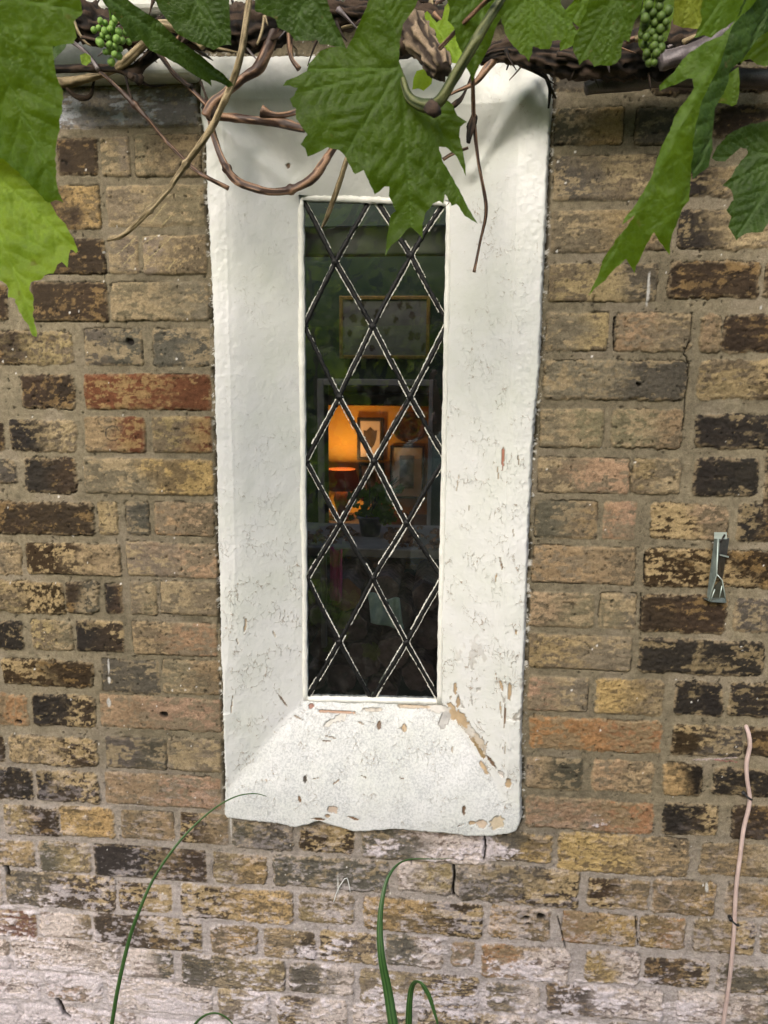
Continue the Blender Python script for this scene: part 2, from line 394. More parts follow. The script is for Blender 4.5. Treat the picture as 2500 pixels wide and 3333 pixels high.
corn = [un(x, y) for x, y in ((0, 0), (2500, 0), (0, 3333), (2500, 3333))]
vx0, vx1 = min(c[0] for c in corn) - .03, max(c[0] for c in corn) + .03
vz0, vz1 = min(c[2] for c in corn) - .02, max(c[2] for c in corn) + .02
def axis(a, b, lo, hi, fine=0.0016, coarse=0.008):
    return np.concatenate([np.arange(lo, a, coarse), np.arange(a, b, fine), np.arange(b, hi, coarse)])
XS = axis(vx0, vx1, -2.4, 2.2); ZS = axis(vz0, vz1, -0.12, 2.75)
X, Z = np.meshgrid(XS, ZS)
print('wall grid', X.shape)

bricks = []
for t in BR.replace('\n', '').split(';'):
    t = t.split()
    if len(t) < 5: continue
    a, b, c, d = map(float, t[:4]); code = t[4]
    xc, yc = (a + b) / 2, (c + d) / 2
    pl, pr, pt, pb = un(a, yc), un(b, yc), un(xc, c), un(xc, d)
    bricks.append((pl[0], pr[0], pb[2], pt[2], code))
# the same wall carried on outside the picture, bonded in the old alternating way
rnd = random.Random(3)
zz = -0.10; row = 0
edges = {}
while zz < 2.7:
    for side in (0, 1):
        xx = -2.45 + (row % 2) * 0.11
        while xx < 2.25:
            wd = 0.215 if rnd.random() < .5 else 0.102
            xa, xb = xx, xx + wd; xx = xb + 0.012
            if side == 1: continue
            cz = zz + 0.032
            lo, hi = -0.80 - 0.0, 0.56
            if cz < 0.5: lo, hi = -0.97, 0.64
            vis = (xb > (-0.80 if cz > 1.2 else -0.92)) and (xa < (0.50 if cz > 1.2 else 0.62)) and cz > 0.40 and cz < 2.24
            if vis: continue
            if cz <= 0.42 and xa < 0.64 and xb > -0.97 and cz > 0.33: continue
            bricks.append((xa, xb, zz, zz + 0.064, rnd.choice(['gt', 'd', 'kb', 'bt', 't', 'dd', 'ks', 's', 'ty', 'kd', 'bb'])))
    zz += 0.076; row += 1

mort = np.empty(X.shape + (3,)); mort[:] = (.215, .183, .122)
mn = fbm(X * 60, Z * 60, 5, 5, .6)
mort = mort * (0.62 + 0.75 * mn)[..., None]
mort = mix(mort, np.array((.25, .212, .15)), ss(.55, .75, fbm(X * 14, Z * 14, 77, 3)))
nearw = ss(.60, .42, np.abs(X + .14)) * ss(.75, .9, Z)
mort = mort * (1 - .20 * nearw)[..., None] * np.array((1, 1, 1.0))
H = 0.0030 + 0.0030 * (fbm(X * 38, Z * 38, 9, 5, .6) - .5) + 0.003 * (fbm(X * 6, Z * 6, 19, 3) - .5)      # depth of the mortar behind the face (y>0 = recessed)
COLr = mort; GL = np.zeros(X.shape); COVR = np.zeros(X.shape)
wob = fbm(X * 45, Z * 45, 21, 4, .55) - .5
wob2 = fbm(X * 220, Z * 220, 23, 3) - .5
big = fbm(X * 16, Z * 22, 31, 5, .62)
fine = fbm(X * 120, Z * 160, 41, 4, .65)
streak = fbm(X * 40, Z * 150, 45, 4, .6)
spk = fbm(X * 260, Z * 260, 51, 2)
rb = random.Random(11)
for n, (xa, xb, za, zb, code) in enumerate(bricks):
    i0, i1 = np.searchsorted(XS, (xa - .008, xb + .008)); j0, j1 = np.searchsorted(ZS, (za - .008, zb + .008))
    if i1 - i0 < 2 or j1 - j0 < 2: continue
    s = (slice(j0, j1), slice(i0, i1)); x = X[s]; z = Z[s]
    cx, cz, hx, hz = (xa + xb) / 2, (za + zb) / 2, (xb - xa) / 2, (zb - za) / 2
    rot = rb.uniform(-.006, .006)
    dx = x - cx; dz = z - cz - rot * dx
    inner = (xb > -0.62 and xb < -0.40) or (xa > 0.12 and xb < 0.36)
    rough = 0.6 if inner else 1.25
    rr = 0.005 if inner else 0.009
    ax = np.abs(dx) - hx + rr; az = np.abs(dz) - hz + rr
    sd = np.hypot(np.maximum(ax, 0), np.maximum(az, 0)) + np.minimum(np.maximum(ax, az), 0) - rr
    sd = sd + (0.0075 * wob[s] + 0.004 * wob2[s]) * rough
    cov = ss(0.0007, -0.0009, sd)
    prof = ss(0, 0.006, -sd)
    off = rb.uniform(-.0018, .0012)
    A = PAL[code[0]]; B = PAL[code[-1]]
    tt = ss(-.25, .25, dx / (2 * hx) + 0.9 * (big[s] - .5) + rb.uniform(-.1, .1))
    def side(P, sh):
        jit = 0.85 + 0.3 * rb.random()
        base = np.array(P[0]) * jit * np.array((1, 1 + rb.uniform(-.05, .05), 1 + rb.uniform(-.08, .08)))
        pn = 0.36 * np.roll(big, (sh * 37) % 300, 0)[s] + 0.36 * np.roll(fine, (sh * 53) % 200, 0)[s] + 0.28 * np.roll(streak, (sh * 29) % 200, 1)[s]
        th = 0.62 - 0.27 * P[2]
        m_ = ss(th - .022, th + .026, pn)
        c = base * (0.55 + 0.9 * streak[s])[..., None]
        c = mix(c, np.array(P[1]) * (0.75 + 0.5 * fine[s])[..., None], m_[..., None]) if False else c * (1 - m_[..., None]) + np.array(P[1]) * (0.75 + 0.5 * fine[s])[..., None] * m_[..., None]
        k_ = ss(.70, .78, spk[s]) * P[3]
        return c * (1 - .75 * k_[..., None])
    c = side(A, n) * (1 - tt[..., None]) + side(B, n + 5) * tt[..., None]
    # a paler skin of mortar rubbed over the arrises
    rim = ss(-.007, -.001, sd) * ss(.42, .62, fine[s]) * (.75 if not inner else .45)
    c = c * (1 - rim[..., None]) + np.array((.26, .215, .145)) * rim[..., None]
    c = c * np.array((1.16, 1.07, .93)); COVR[s] = np.maximum(COVR[s], cov)
    COLr[s] = COLr[s] * (1 - cov[..., None]) + c * cov[..., None]
    hb = off + (0.0016 * (1 - prof)) + 0.0045 * (0.5 - fine[s]) * rough * .8 + 0.002 * (.5 - big[s])
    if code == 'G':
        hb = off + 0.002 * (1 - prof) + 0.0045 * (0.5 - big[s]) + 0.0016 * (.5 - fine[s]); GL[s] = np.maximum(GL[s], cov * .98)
        scuff_sheen = ss(.54, .62, np.roll(streak, 90, 1)[s] * .6 + .4 * wob[s] + .2) * .75; c = c * (1 - scuff_sheen[..., None]) + np.array((.50, .53, .60)) * scuff_sheen[..., None]; COLr[s] = COLr[s] * (1 - cov[..., None]) + c * cov[..., None]  # pale bluish scuffs that also paint in the brick's sky sheen
    gl = {'k': .16, 'd': .12, 's': .08}.get(code[0], 0) * cov
    GL[s] = np.maximum(GL[s], gl)
    H[s] = H[s] * (1 - cov) + hb * cov
    # open joint lines at the edges of the tightly pointed bricks
    ln = ss(.0012, .0004, np.abs(sd + .0002)) * ss(.50, .60, np.roll(big, n * 11, 1)[s])
    if rb.random() < .75:
        H[s] += 0.003 * ln; COLr[s] *= (1 - .7 * ln)[..., None]
# pits
pit = ss(.80, .86, fbm(X * 150, Z * 150, 91, 2)); H += .0018 * pit; COLr *= (1 - .6 * pit)[..., None]
# salts and limewash on the low courses, plus the stronger light there painted in
def blob(px, py, rx, ry):
    c = un(px, py); sx = 0.75 * rx / 1934; sz = 0.75 * ry / 1934 * 1.25
    return np.exp(-(((X - c[0]) / sx) ** 2 + ((Z - c[2]) / sz) ** 2))
eff = .75 * blob(200, 3350, 900, 130) + 0.85 * blob(120, 3230, 620, 240) + .5 * blob(620, 3260, 420, 130) + .55 * blob(1400, 3290, 700, 140) + .5 * blob(2000, 3260, 380, 110) + .45 * blob(1230, 3100, 420, 130) \
    + .55 * blob(1350, 2760, 260, 50) + .55 * blob(1640, 2760, 90, 60) + .5 * blob(1930, 2680, 60, 40) + .3 * blob(20, 2950, 300, 200) + .45 * blob(1720, 2510, 40, 90) + .5 * blob(1650, 3150, 170, 60)
eff = np.clip(eff, 0, 1)
en = 0.45 * big + .30 * fine + .25 * streak
em = ss(.61 - .24 * eff, .66 - .21 * eff, en) * ss(.02, .25, eff)
ec = np.array((.66, .60, .635)) * (0.75 + .4 * fine)[..., None]
COLr = COLr * (1 - .78 * em[..., None]) + ec * .78 * em[..., None]
lowz = ss(.98, .50, Z + .16 * (fbm(X * 4, Z * 4, 401, 4) - .5) + .10 * (X + .15))
pk = np.clip(lowz * (1 - COVR) * .62 + lowz * COVR * (.05 + .55 * ss(.50, .58, .34 * big + .36 * fine + .3 * streak)) + ss(.1, .8, eff) * .15, 0, .85)
COLr *= (1 + .22 * (lowz * COVR)[..., None] * np.array((1.0, .98, 1.0)))  # low bricks coloured brighter to lift the light at the wall's foot
COLr = COLr * (1 - pk[..., None]) + np.array((.62, .56, .57)) * (.6 + .75 * streak)[..., None] * pk[..., None]
H -= .0012 * em
# spatters of white paint and bright sand grains
for i in range(430):
    cx, cz = rb.uniform(vx0, vx1), rb.uniform(vz0, vz1); r = rb.choice((.0007, .0008, .0009, .0011, .0014))
    i0, i1 = np.searchsorted(XS, (cx - 3 * r, cx + 3 * r)); j0, j1 = np.searchsorted(ZS, (cz - 4 * r, cz + 4 * r)); s = (slice(j0, j1), slice(i0, i1))
    m_ = ss(1.3, .8, np.hypot(X[s] - cx, (Z[s] - cz) * .7) / r); COLr[s] = COLr[s] * (1 - m_[..., None]) + np.array((.66, .64, .6)) * m_[..., None]
for px, py, lx, ly in ((352, 2170, 3, 22), (354, 2215, 5, 10), (353, 2288, 7, 14), (1100, 2880, 3, 40), (750, 2670, 3, 60), (2110, 940, 4, 40), (2300, 2890, 5, 14), (2480, 1000, 3, 5)):
    c = un(px, py); m_ = ss(1.3, .8, np.hypot((X - c[0]) / (lx / 1934), (Z - c[2]) / (ly / 1934 * 1.2)) + .5 * wob2)
    COLr = COLr * (1 - m_[..., None]) + np.array((.50, .49, .46)) * m_[..., None]
# scratches on the pale bricks beside the window, a burnt ring, drill holes
def scratch(P, wdt, col, dark=False):
    global COLr, H
    P = [un(*p) for p in P]
    for a, b in zip(P[:-1], P[1:]):
        x0_, x1_ = sorted((a[0], b[0])); q0, q1 = sorted((a[2], b[2]))
        i0, i1 = np.searchsorted(XS, (x0_ - .01, x1_ + .01)); j0, j1 = np.searchsorted(ZS, (q0 - .01, q1 + .01)); s = (slice(j0, j1), slice(i0, i1))
        d = np.array((b[0] - a[0], b[2] - a[2])); L = d @ d
        t = np.clip(((X[s] - a[0]) * d[0] + (Z[s] - a[2]) * d[1]) / L, 0, 1)
        D = np.hypot(X[s] - a[0] - t * d[0] + .0022 * wob[s], Z[s] - a[2] - t * d[1] + .004 * wob2[s])
        m_ = ss(wdt, wdt * .5, D) * (1 if dark else .8)
        COLr[s] = COLr[s] * (1 - m_[..., None]) + np.array(col) * m_[..., None]
        if dark: H[s] += .007 * m_
for a, b, c, d in ((385, 825, 440, 775), (405, 857, 450, 815), (465, 795, 510, 765), (478, 850, 560, 770), (525, 735, 565, 690), (490, 725, 540, 660), (545, 880, 570, 850)):
    scratch([(a, b), (c, d)], .0013, (.36, .30, .16))
dk = (.012, .010, .008)
scratch([(1577, 2710), (1582, 2760), (1576, 2800)], .0022, dk, True)
scratch([(1478, 2822), (1480, 2860), (1474, 2895), (1478, 2918)], .0032, dk, True)
scratch([(1425, 2918), (1450, 2922), (1478, 2914), (1500, 2925)], .0018, dk, True)
scratch([(2254, 1020), (2250, 1100), (2228, 1150), (2245, 1185), (2232, 1300), (2222, 1400)], .0013, dk, True)
scratch([(2003, 1030), (2000, 1090), (2001, 1140)], .0018, dk, True)
scratch([(2100, 1810), (2098, 1890)], .0016, dk, True); scratch([(2088, 1935), (2086, 2040)], .0016, dk, True)
scratch([(1815, 2987), (1830, 3040), (1842, 3090)], .0016, dk, True); scratch([(2070, 2990), (2078, 3080)], .0016, dk, True)
scratch([(185, 3255), (210, 3300), (225, 3310)], .006, dk, True); scratch([(20, 2825), (25, 2850)], .006, dk, True)
for cx_, cy_, r in ((422, 1112, 12), (532, 2327, 13), (60, 2350, 8), (1762, 2985, 14), (2078, 1250, 6), (1714, 2989, 10), (1720, 3010, 8)):
    scratch([(cx_ - 3, cy_), (cx_ + 3, cy_ + 2)], r / 1934 * 1.1, dk, True)
for cx_, cy_, r in ((367, 1410, 22),):
    scratch([(cx_ + r * math.cos(t), cy_ + r * 1.1 * math.sin(t)) for t in np.linspace(0.8, 5.8, 14)], .0016, (.05, .04, .03))
scratch([(2260, 2476), (2330, 2474), (2400, 2468)], .0018, (.42, .35, .35)); scratch([(2330, 2477), (2400, 2482)], .0010, (.34, .08, .10))

# outline of the white surround, traced at its own (proud) plane
SPX = [(428, 112), (425, 240), (437, 300), (440, 420), (448, 560), (455, 700), (458, 900), (462, 1000), (464, 1150), (468, 1250), (470, 1400), (474, 1500), (477, 1600),
       (480, 1680), (481, 1757), (489, 1768), (530, 1772), (560, 1776), (600, 1779), (640, 1788), (665, 1783), (690, 1775), (730, 1787), (765, 1796), (800, 1796), (850, 1791),
       (900, 1795), (960, 1800), (1010, 1806), (1060, 1806), (1100, 1801), (1120, 1794), (1130, 1772), (1131, 1600), (1134, 1500), (1140, 1350), (1145, 1200), (1153, 1000),
       (1160, 900), (1170, 800), (1176, 650), (1183, 500), (1190, 350), (1197, 230), (1200, 112)]
PRO = -0.012
SP = np.array([[p[0], p[2]] for p in (unk(x, y, PRO) for x, y in SPX)])
def poly_sd(P, x, z):
    """signed distance, positive inside"""
    D = np.full(x.shape, 9.0); ins = np.zeros(x.shape, bool)
    for a, b in zip(P, np.roll(P, -1, 0)):
        d = b - a; t = np.clip(((x - a[0]) * d[0] + (z - a[1]) * d[1]) / (d @ d), 0, 1)
        D = np.minimum(D, np.hypot(x - a[0] - t * d[0], z - a[1] - t * d[1]))
        c = ((a[1] > z) != (b[1] > z)) & (x < (b[0] - a[0]) * (z - a[1]) / (b[1] - a[1] + 1e-12) + a[0]); ins ^= c
    return np.where(ins, D, -D)
i0, i1 = np.searchsorted(XS, (SP[:, 0].min() - .03, SP[:, 0].max() + .03)); j0, j1 = np.searchsorted(ZS, (SP[:, 1].min() - .03, SP[:, 1].max() + .03)); s = (slice(j0, j1), slice(i0, i1))
sdw = poly_sd(SP, X[s], Z[s])
gap = ss(-.0055, -.001, sdw + .006 * wob[s]) * ss(.40, .5, np.roll(big, 55, 0)[s])
H[s] += .004 * gap; COLr[s] *= (1 - .75 * gap)[..., None]
wsp = ss(-.007, -.002, sdw) * ss(.60, .66, fine[s]); COLr[s] = COLr[s] * (1 - wsp[..., None]) + np.array((.55, .54, .5)) * wsp[..., None]
H[s] = np.where(sdw > .002, .016, H[s])
keep = np.ones(X.shape, bool); keep[s] = sdw < .012
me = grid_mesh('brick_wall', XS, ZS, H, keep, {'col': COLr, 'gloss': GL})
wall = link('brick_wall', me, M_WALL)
tag(wall, 'weathered yellow and brown stock brick wall with sandy mortar around the narrow window', 'wall')
BX, BZ = X, Z
del mort, COLr, H, GL, X, Z, wob, wob2, big, fine, streak, spk, mn, pit, COVR, eff, en, em, ec, keep

# ================================================================== WINDOW
DI = 0.055
qTL, qTR, qBL, qBR = unk(647, 424, DI), unk(972, 436, DI), unk(657, 1512, DI), unk(950, 1518, DI)
win = empty('leaded_window', (float(-0.14), 0.0, 0.85), 'narrow leaded diamond pane window in a deep white painted surround with flaking paint', 'window')
xs = np.arange(SP[:, 0].min() - .004, SP[:, 0].max() + .004, .0016); zs = np.arange(SP[:, 1].min() - .004, SP[:, 1].max() + .004, .0016)
X, Z = np.meshgrid(xs, zs)
lerp = lambda a, b, t: a + (b - a) * t
tz = (Z - qBL[2]) / (qTL[2] - qBL[2]); tx = (X - qTL[0]) / (qTR[0] - qTL[0])
n1 = fbm(X * 12, Z * 12, 3, 3) - .5; n2 = fbm(X * 60, Z * 40, 7, 4) - .5; n3 = fbm(X * 200, Z * 200, 8, 3) - .5
dL = lerp(qBL[0], qTL[0], tz) - X; dR = X - lerp(qBR[0], qTR[0], tz)
dT = Z - lerp(qTL[2], qTR[2], tx); dB = lerp(qBL[2], qBR[2], tx) - Z
wL = qTL[0] - unk(500, 900, PRO)[0]; wR = unk(1098, 900, PRO)[0] - qTR[0]
wT = 0.128; wB = qBL[2] - unk(800, 1772, PRO)[2]
band = DI - PRO
low = ss(1.35, 1.0, Z)
wLz = wL + .030 * low
pL = DI - band * dL / wLz; pR = DI - band * dR / (wR + .02 * low); pT = DI - band * dT / wT
tB = np.clip(dB / wB, -1, 1.2); pB = DI - (band + .012) * (1.25 * tB - .25 * tB ** 2)
def smin(a, b, k):
    h = np.clip(.5 + .5 * (b - a) / k, 0, 1); return b * (1 - h) + a * h - k * h * (1 - h)
smax = lambda a, b, k: -smin(-a, -b, k)
J = np.maximum(smin(smin(pL, pR, .004), pT, .010 + .006 * ss(-.2, .1, X)), PRO)
pBc = smax(pB, PRO - .012 + 0 * pB, .022)
onsill = (ss(.004, -.004, pBc - J + .004 * n2)) * (dB > -.004)
P = smin(J, pBc, .0045)
# soft arris between splay and outer band, worn edge
soft = np.exp(-((smin(smin(pL, pR, .004), smin(pT, pB, .004), .011) - PRO) / .006) ** 2) * .0022
P = P + soft * (dB < 0)
# draped swellings of old filler in the top corners
cR_ = unk(1120, 235, PRO); cL_ = unk(500, 330, PRO)
P -= .016 * np.exp(-(((X - cR_[0]) / .045) ** 2 + ((Z - cR_[2]) / .035) ** 2)) * (X > -.2)
P += .006 * np.exp(-(((X - cL_[0] - .05) / .03) ** 2 + ((Z - cL_[2]) / .05) ** 2))
def ridge(x, z, a, b, w_, amp):
    d = np.array((b[0] - a[0], b[2] - a[2])); t = np.clip(((x - a[0]) * d[0] + (z - a[2]) * d[1]) / (d @ d), 0, 1)
    return amp * np.exp(-(np.hypot(x - a[0] - t * d[0], z - a[2] - t * d[1]) / w_) ** 2)
P -= ridge(X, Z, unk(1170, 170, 0), unk(1020, 375, .03), .011, .010); P += ridge(X, Z, unk(1165, 270, 0), unk(1060, 330, .02), .020, .010)
P -= ridge(X, Z, unk(480, 275, 0), unk(640, 410, .03), .013, .007); P += ridge(X, Z, unk(520, 250, 0), unk(640, 350, .02), .018, .007)
P += ridge(X, Z, unk(545, 330, 0), unk(560, 400, .02), .012, .005)
P += .0035 * n1 + .0016 * n2 + .0008 * n3 * (0.55 + .75 * ss(wL * .9, wL, np.maximum(dL, dR - .01)))
sdo = poly_sd(SP, X, Z) + .0022 * n2 + .0035 * n3
rd = ss(.009, .0, sdo); P = P + rd ** 2 * .020
P = np.where(sdo < 0, np.maximum(P, .014), P)
hole = (dL < 0) & (dR < 0) & (dT < 0) & (dB < 0)
crackle = np.clip(.18 + .9 * ss(1.75, 1.0, Z) + .5 * ss(-.05, .05, X), 0, 1.25); crackle *= 1.25; crackle *= np.where(dT > 0, .3, 1); crackle = crackle * (1 - onsill) + .75 * onsill
dirt = .9 * onsill * (.6 + .4 * ss(.4, .6, fbm(X * 25, Z * 25, 99, 3)))
flake = np.zeros(X.shape); under = np.empty(X.shape + (3,)); under[:] = (.36, .27, .17)
und2 = fbm(X * 90, Z * 90, 66, 3)
under = under * (.6 + .8 * und2)[..., None]
def spot(px, py, rx, ry, col=None, ang=0, d=0.0, jag=.8):
    global flake, under
    c = unk(px, py, d); sx, sz = rx * K / 1934 * 1.25, ry * K / 1934 * 1.45
    x = X - c[0]; z = Z - c[2]; ca, sa = math.cos(ang), math.sin(ang); xr = x * ca + z * sa; zr = -x * sa + z * ca
    m_ = ss(1.12, .95, np.hypot(xr / sx, zr / sz) + jag * (n2 * 1.2 + n3 * 1.1)); flake = np.maximum(flake, m_)
    if col: under[:] = under * (1 - m_[..., None]) + (np.array(col) * (.7 + .6 * und2)[..., None]) * m_[..., None]
tan_ = (.42, .31, .19); dkb = (.16, .10, .06)
for a in ((978, 1562, 7, 15, tan_, .3), (1000, 1585, 24, 5, tan_, -.8), (1020, 1606, 16, 4, (.30, .22, .13), -.9), (1038, 1630, 18, 5, (.28, .2, .1), -1.0), (1062, 1648, 16, 3.5, dkb, -.9), (1045, 1662, 14, 3, tan_, -1.),
          (1098, 1685, 6, 10, tan_, 0), (1082, 1668, 10, 5, (.6, .55, .5), -.8), (960, 1575, 8, 14, (.36, .35, .33), -.3), (945, 1556, 22, 6, (.5, .48, .44), .0),
          (815, 1588, 3.5, 6, dkb, 0), (870, 1592, 4, 5, tan_, 0), (886, 1553, 34, 3, (.45, .36, .26), 0), (727, 1572, 14, 7, (.55, .53, .48), .4), (706, 1580, 12, 5, (.55, .53, .48), .6),
          (659, 1681, 3.5, 5, (.05, .04, .03), 0), (722, 1739, 11, 7, (.45, .36, .28), -.2), (711, 1751, 5, 4, (.4, .3, .2), 0), (694, 1757, 14, 2.2, dkb, 0), (765, 1755, 12, 2, dkb, -.2),
          (1070, 1765, 12, 9, (.5, .42, .3), 0), (1040, 1766, 9, 6, (.5, .40, .3), 0), (1002, 1742, 3, 8, dkb, 0), (1018, 1765, 6, 3, tan_, 0), (650, 1718, 3, 6, dkb, .3), (720, 1562, 40, 2.4, (.40, .25, .17), .0),
          (800, 1558, 20, 2.5, (.5, .45, .38), .0), (662, 1551, 6, 4, (.3, .14, .1), 0), (1100, 1490, 4, 14, tan_, 0), (1083, 1480, 3, 9, tan_, .2), (990, 1535, 4, 12, tan_, 0), (983, 1510, 3, 10, tan_, 0),
          (1090, 1540, 1.6, 20, dkb, 0), (600, 1530, 1.6, 16, dkb, .5), (1086, 985, 2, 14, (.35, .15, .1), 0), (612, 343, 4, 3, dkb, 0)):
    spot(*a)
rq_ = random.Random(17)
for i_ in range(20):
    side_ = rq_.random() < .68
    x_ = rq_.uniform(965, 1120) if side_ else rq_.uniform(478, 640); y_ = rq_.uniform(980, 1640) if side_ else rq_.uniform(1200, 1650)
    spot(x_, y_, rq_.uniform(.7, 1.3), rq_.uniform(4, 14), rq_.choice(((.28, .2, .13), tan_, (.5, .43, .35))), rq_.uniform(-.35, .35), .0, 1.3)
for i_ in range(9):
    spot(rq_.uniform(530, 1100), rq_.uniform(1570, 1785), rq_.uniform(3, 9), rq_.uniform(.7, 1.2), rq_.choice((dkb, (.3, .24, .18))), rq_.uniform(-.7, .7), .0, 1.5)
spot(1012, 1590, 16, 9, (.5, .47, .42), -.8, 0, 1.2); spot(1040, 1615, 20, 6, (.52, .45, .36), -.95, 0, 1.3); spot(1000, 1570, 9, 12, tan_, .5, 0, 1.4)
wear = ss(.62, .68, fbm(X * 70, Z * 40, 88, 4, .6)) * ss(1.3, .95, Z) * ss(.0, .06, X - qBR[0]) * ss(.1, .0, dB) * (dB < .0)
flake = np.maximum(flake, wear * .8)
P += .0010 * flake; under *= (1 - .55 * np.clip(4 * flake * (1 - flake), 0, 1))[..., None]  # chip rims coloured darker to suggest the paint's thickness
me = grid_mesh('surround', xs, zs, P, (~hole) & (sdo > -.003), {'crackle': crackle, 'dirt': dirt, 'flake': flake, 'under': under})
surround = link('surround', me, M_PAINT, win)

# inner frame around the glass
def quad_ring(y0, y1, w_in, w_out, name, mat, jit=.0006):
    mb = MB(); Q = [qTL, qTR, qBR, qBL]; c = sum(Q) / 4; n = 60
    out = []; inn = []
    for a, b in zip(Q, Q[1:] + Q[:1]):
        for i in range(n): out.append(lerp(a, b, i / n))
    V = []; F = []; m = len(out)
    rj = np.random.RandomState(5); NR = [(0, 1), (1, 0), (0, -1), (-1, 0)]
    for k_, (y, wd) in enumerate(((y1, w_out), (y0, w_out), (y0, -w_in), (y1, -w_in))):
        for q_, p in enumerate(out):
            sd2 = q_ // n; ex, ez = NR[sd2]
            if q_ % n == 0: ex += NR[sd2 - 1][0]; ez += NR[sd2 - 1][1]
            V.append((p[0] + ex * (wd + rj.normal() * jit), y + rj.normal() * jit * .4, p[2] + ez * (wd + rj.normal() * jit)))
    for k_ in range(3):
        for i in range(m):
            F.append((k_ * m + i, k_ * m + (i + 1) % m, (k_ + 1) * m + (i + 1) % m, (k_ + 1) * m + i))
    mb.add(V, F); return mb.build(name, mat, win, True)
quad_ring(DI - .0015, DI + .014, .0060, .004, 'inner_frame', M_PAINT2)

# lead lattice
GY = 0.062
pz = lambda x, y: unk(x, y, GY)
rows = [(420, [652, 805, 961]), (560, [725, 887]), (705, [657, 805, 967]), (858, [733, 886]), (997, [661, 808, 961]), (1130, [735, 878]),
        (1250, [664, 805, 955]), (1387, [733, 878]), (1512, [664, 803, 949])]
dy = {(0, 0): 428, (0, 2): 436, (1, 0): 566, (1, 1): 551, (8, 0): 1506, (4, 2): 988, (2, 2): 700}
nodes = [[pz(x, dy.get((i, j), y)) for j, x in enumerate(xs_)] for i, (y, xs_) in enumerate(rows)]
segs = []
for i in range(8):
    a, b = nodes[i], nodes[i + 1]
    if len(a) == 3:
        segs += [(a[0], b[0]), (a[1], b[0]), (a[1], b[1]), (a[2], b[1])]
    else:
        segs += [(a[0], b[0]), (a[0], b[1]), (a[1], b[1]), (a[1], b[2])]
rl = np.random.RandomState(9)
def strip(mb, a, b, half, y0, y1, n=26, side=0.0, jit=.0003, s0=0, s1=1, wv=1.0):
    """rounded raised strip on the glass, jittered width"""
    d = b - a; d[1] = 0; L = np.linalg.norm(d); t = d / L; nr = np.array((-t[2], 0, t[0]))
    V = []; F = []; ph = rl.uniform(0, 9)
    for i in range(n + 1):
        u = s0 + (s1 - s0) * i / n; p = a + d * u + nr * (side + .0006 * math.sin(u * 5 + ph) * wv)
        hw = half * (1 + .13 * rl.normal()); hh = (y1 - y0) * (1 + .05 * rl.normal())
        for k_, f in ((-1, 0), (-.75, .75), (0, 1), (.75, .75), (1, 0)):
            q = p + nr * (hw * k_) ; V.append((q[0] + rl.normal() * jit, y1 - hh * f, q[2] + rl.normal() * jit))
    for i in range(n):
        for k_ in range(4): F.append((i * 5 + k_, i * 5 + k_ + 1, i * 5 + 6 + k_, i * 5 + 5 + k_))
    mb.add(V, F)
lead = MB(); putty = MB()
for a, b in segs:
    strip(lead, a.copy(), b.copy(), .0039, GY - .0028, GY - .0002)
    for sgn in (-1, 1):
        if rl.random_sample() < .22: continue
        u0 = 0.02
        while u0 < .97:
            u1 = min(.98, u0 + rl.uniform(.25, .8))
            strip(putty, a.copy(), b.copy(), rl.uniform(.0003, .0014), GY - .0014, GY + .0004, 24, sgn * .0044, .0004, u0, u1)
            u0 = u1 + rl.choice((0.0, .05, .16, .3))
for row_ in nodes:
    for p in row_:
        V = [(p[0] + .0052 * math.cos(t) * (1 + .15 * rl.normal()), GY - .0029, p[2] + .0058 * math.sin(t) * (1 + .15 * rl.normal())) for t in np.linspace(0, 2 * math.pi, 10)[:-1]]
        V2 = [(q[0] * 1.0 + (q[0] - p[0]) * .25, GY - .0006, q[2] + (q[2] - p[2]) * .25) for q in V]
        n = len(V); lead.add(V + V2, [tuple(range(n))[::-1]] + [(i, (i + 1) % n, n + (i + 1) % n, n + i) for i in range(n)])
lead.build('lead_lattice', M_LEAD, win, True)
po = putty.build('putty_edging', simple('chipped_white_edging', (.5, .49, .42), (.8, .79, .72), 300, .6), win, True)
po['label'] = 'thin chipped white paint lines along both sides of the leads'
# glass: each small pane tilts a little in its leads
gl = MB()
def pane(pts):
    c = sum(pts) / len(pts); ax, az = rl.normal(0, .006, 2)
    gl.add([(p[0], GY + ax * (p[0] - c[0]) + az * (p[2] - c[2]), p[2]) for p in pts], [tuple(range(len(pts)))])
def nd(i, j): return nodes[i][j]
for i in range(0, 8, 2):
    t3, m2, b3 = nodes[i], nodes[i + 1], nodes[i + 2]
    pane([t3[0], t3[1], m2[0]]); pane([t3[1], t3[2], m2[1]])
    pane([t3[0], m2[0], b3[0]]); pane([t3[1], m2[1], b3[1], m2[0]]); pane([t3[2], b3[2], m2[1]])
    pane([b3[0], m2[0], b3[1]]) if i == 6 else None; pane([b3[1], m2[1], b3[2]]) if i == 6 else None
    if i < 6:
        n2_ = nodes[i + 3]; pane([b3[0], m2[0], b3[1], n2_[0]]); pane([b3[1], m2[1], b3[2], n2_[1]])
gme = gl.build('glass', M_GLASS, win, False)
gs = bmesh.new(); gs.from_mesh(gme.data)
bmesh.ops.recalc_face_normals(gs, faces=gs.faces)
for f in gs.faces:
    if f.normal.y > 0: f.normal_flip()
gs.to_mesh(gme.data); gs.free()
del X, Z

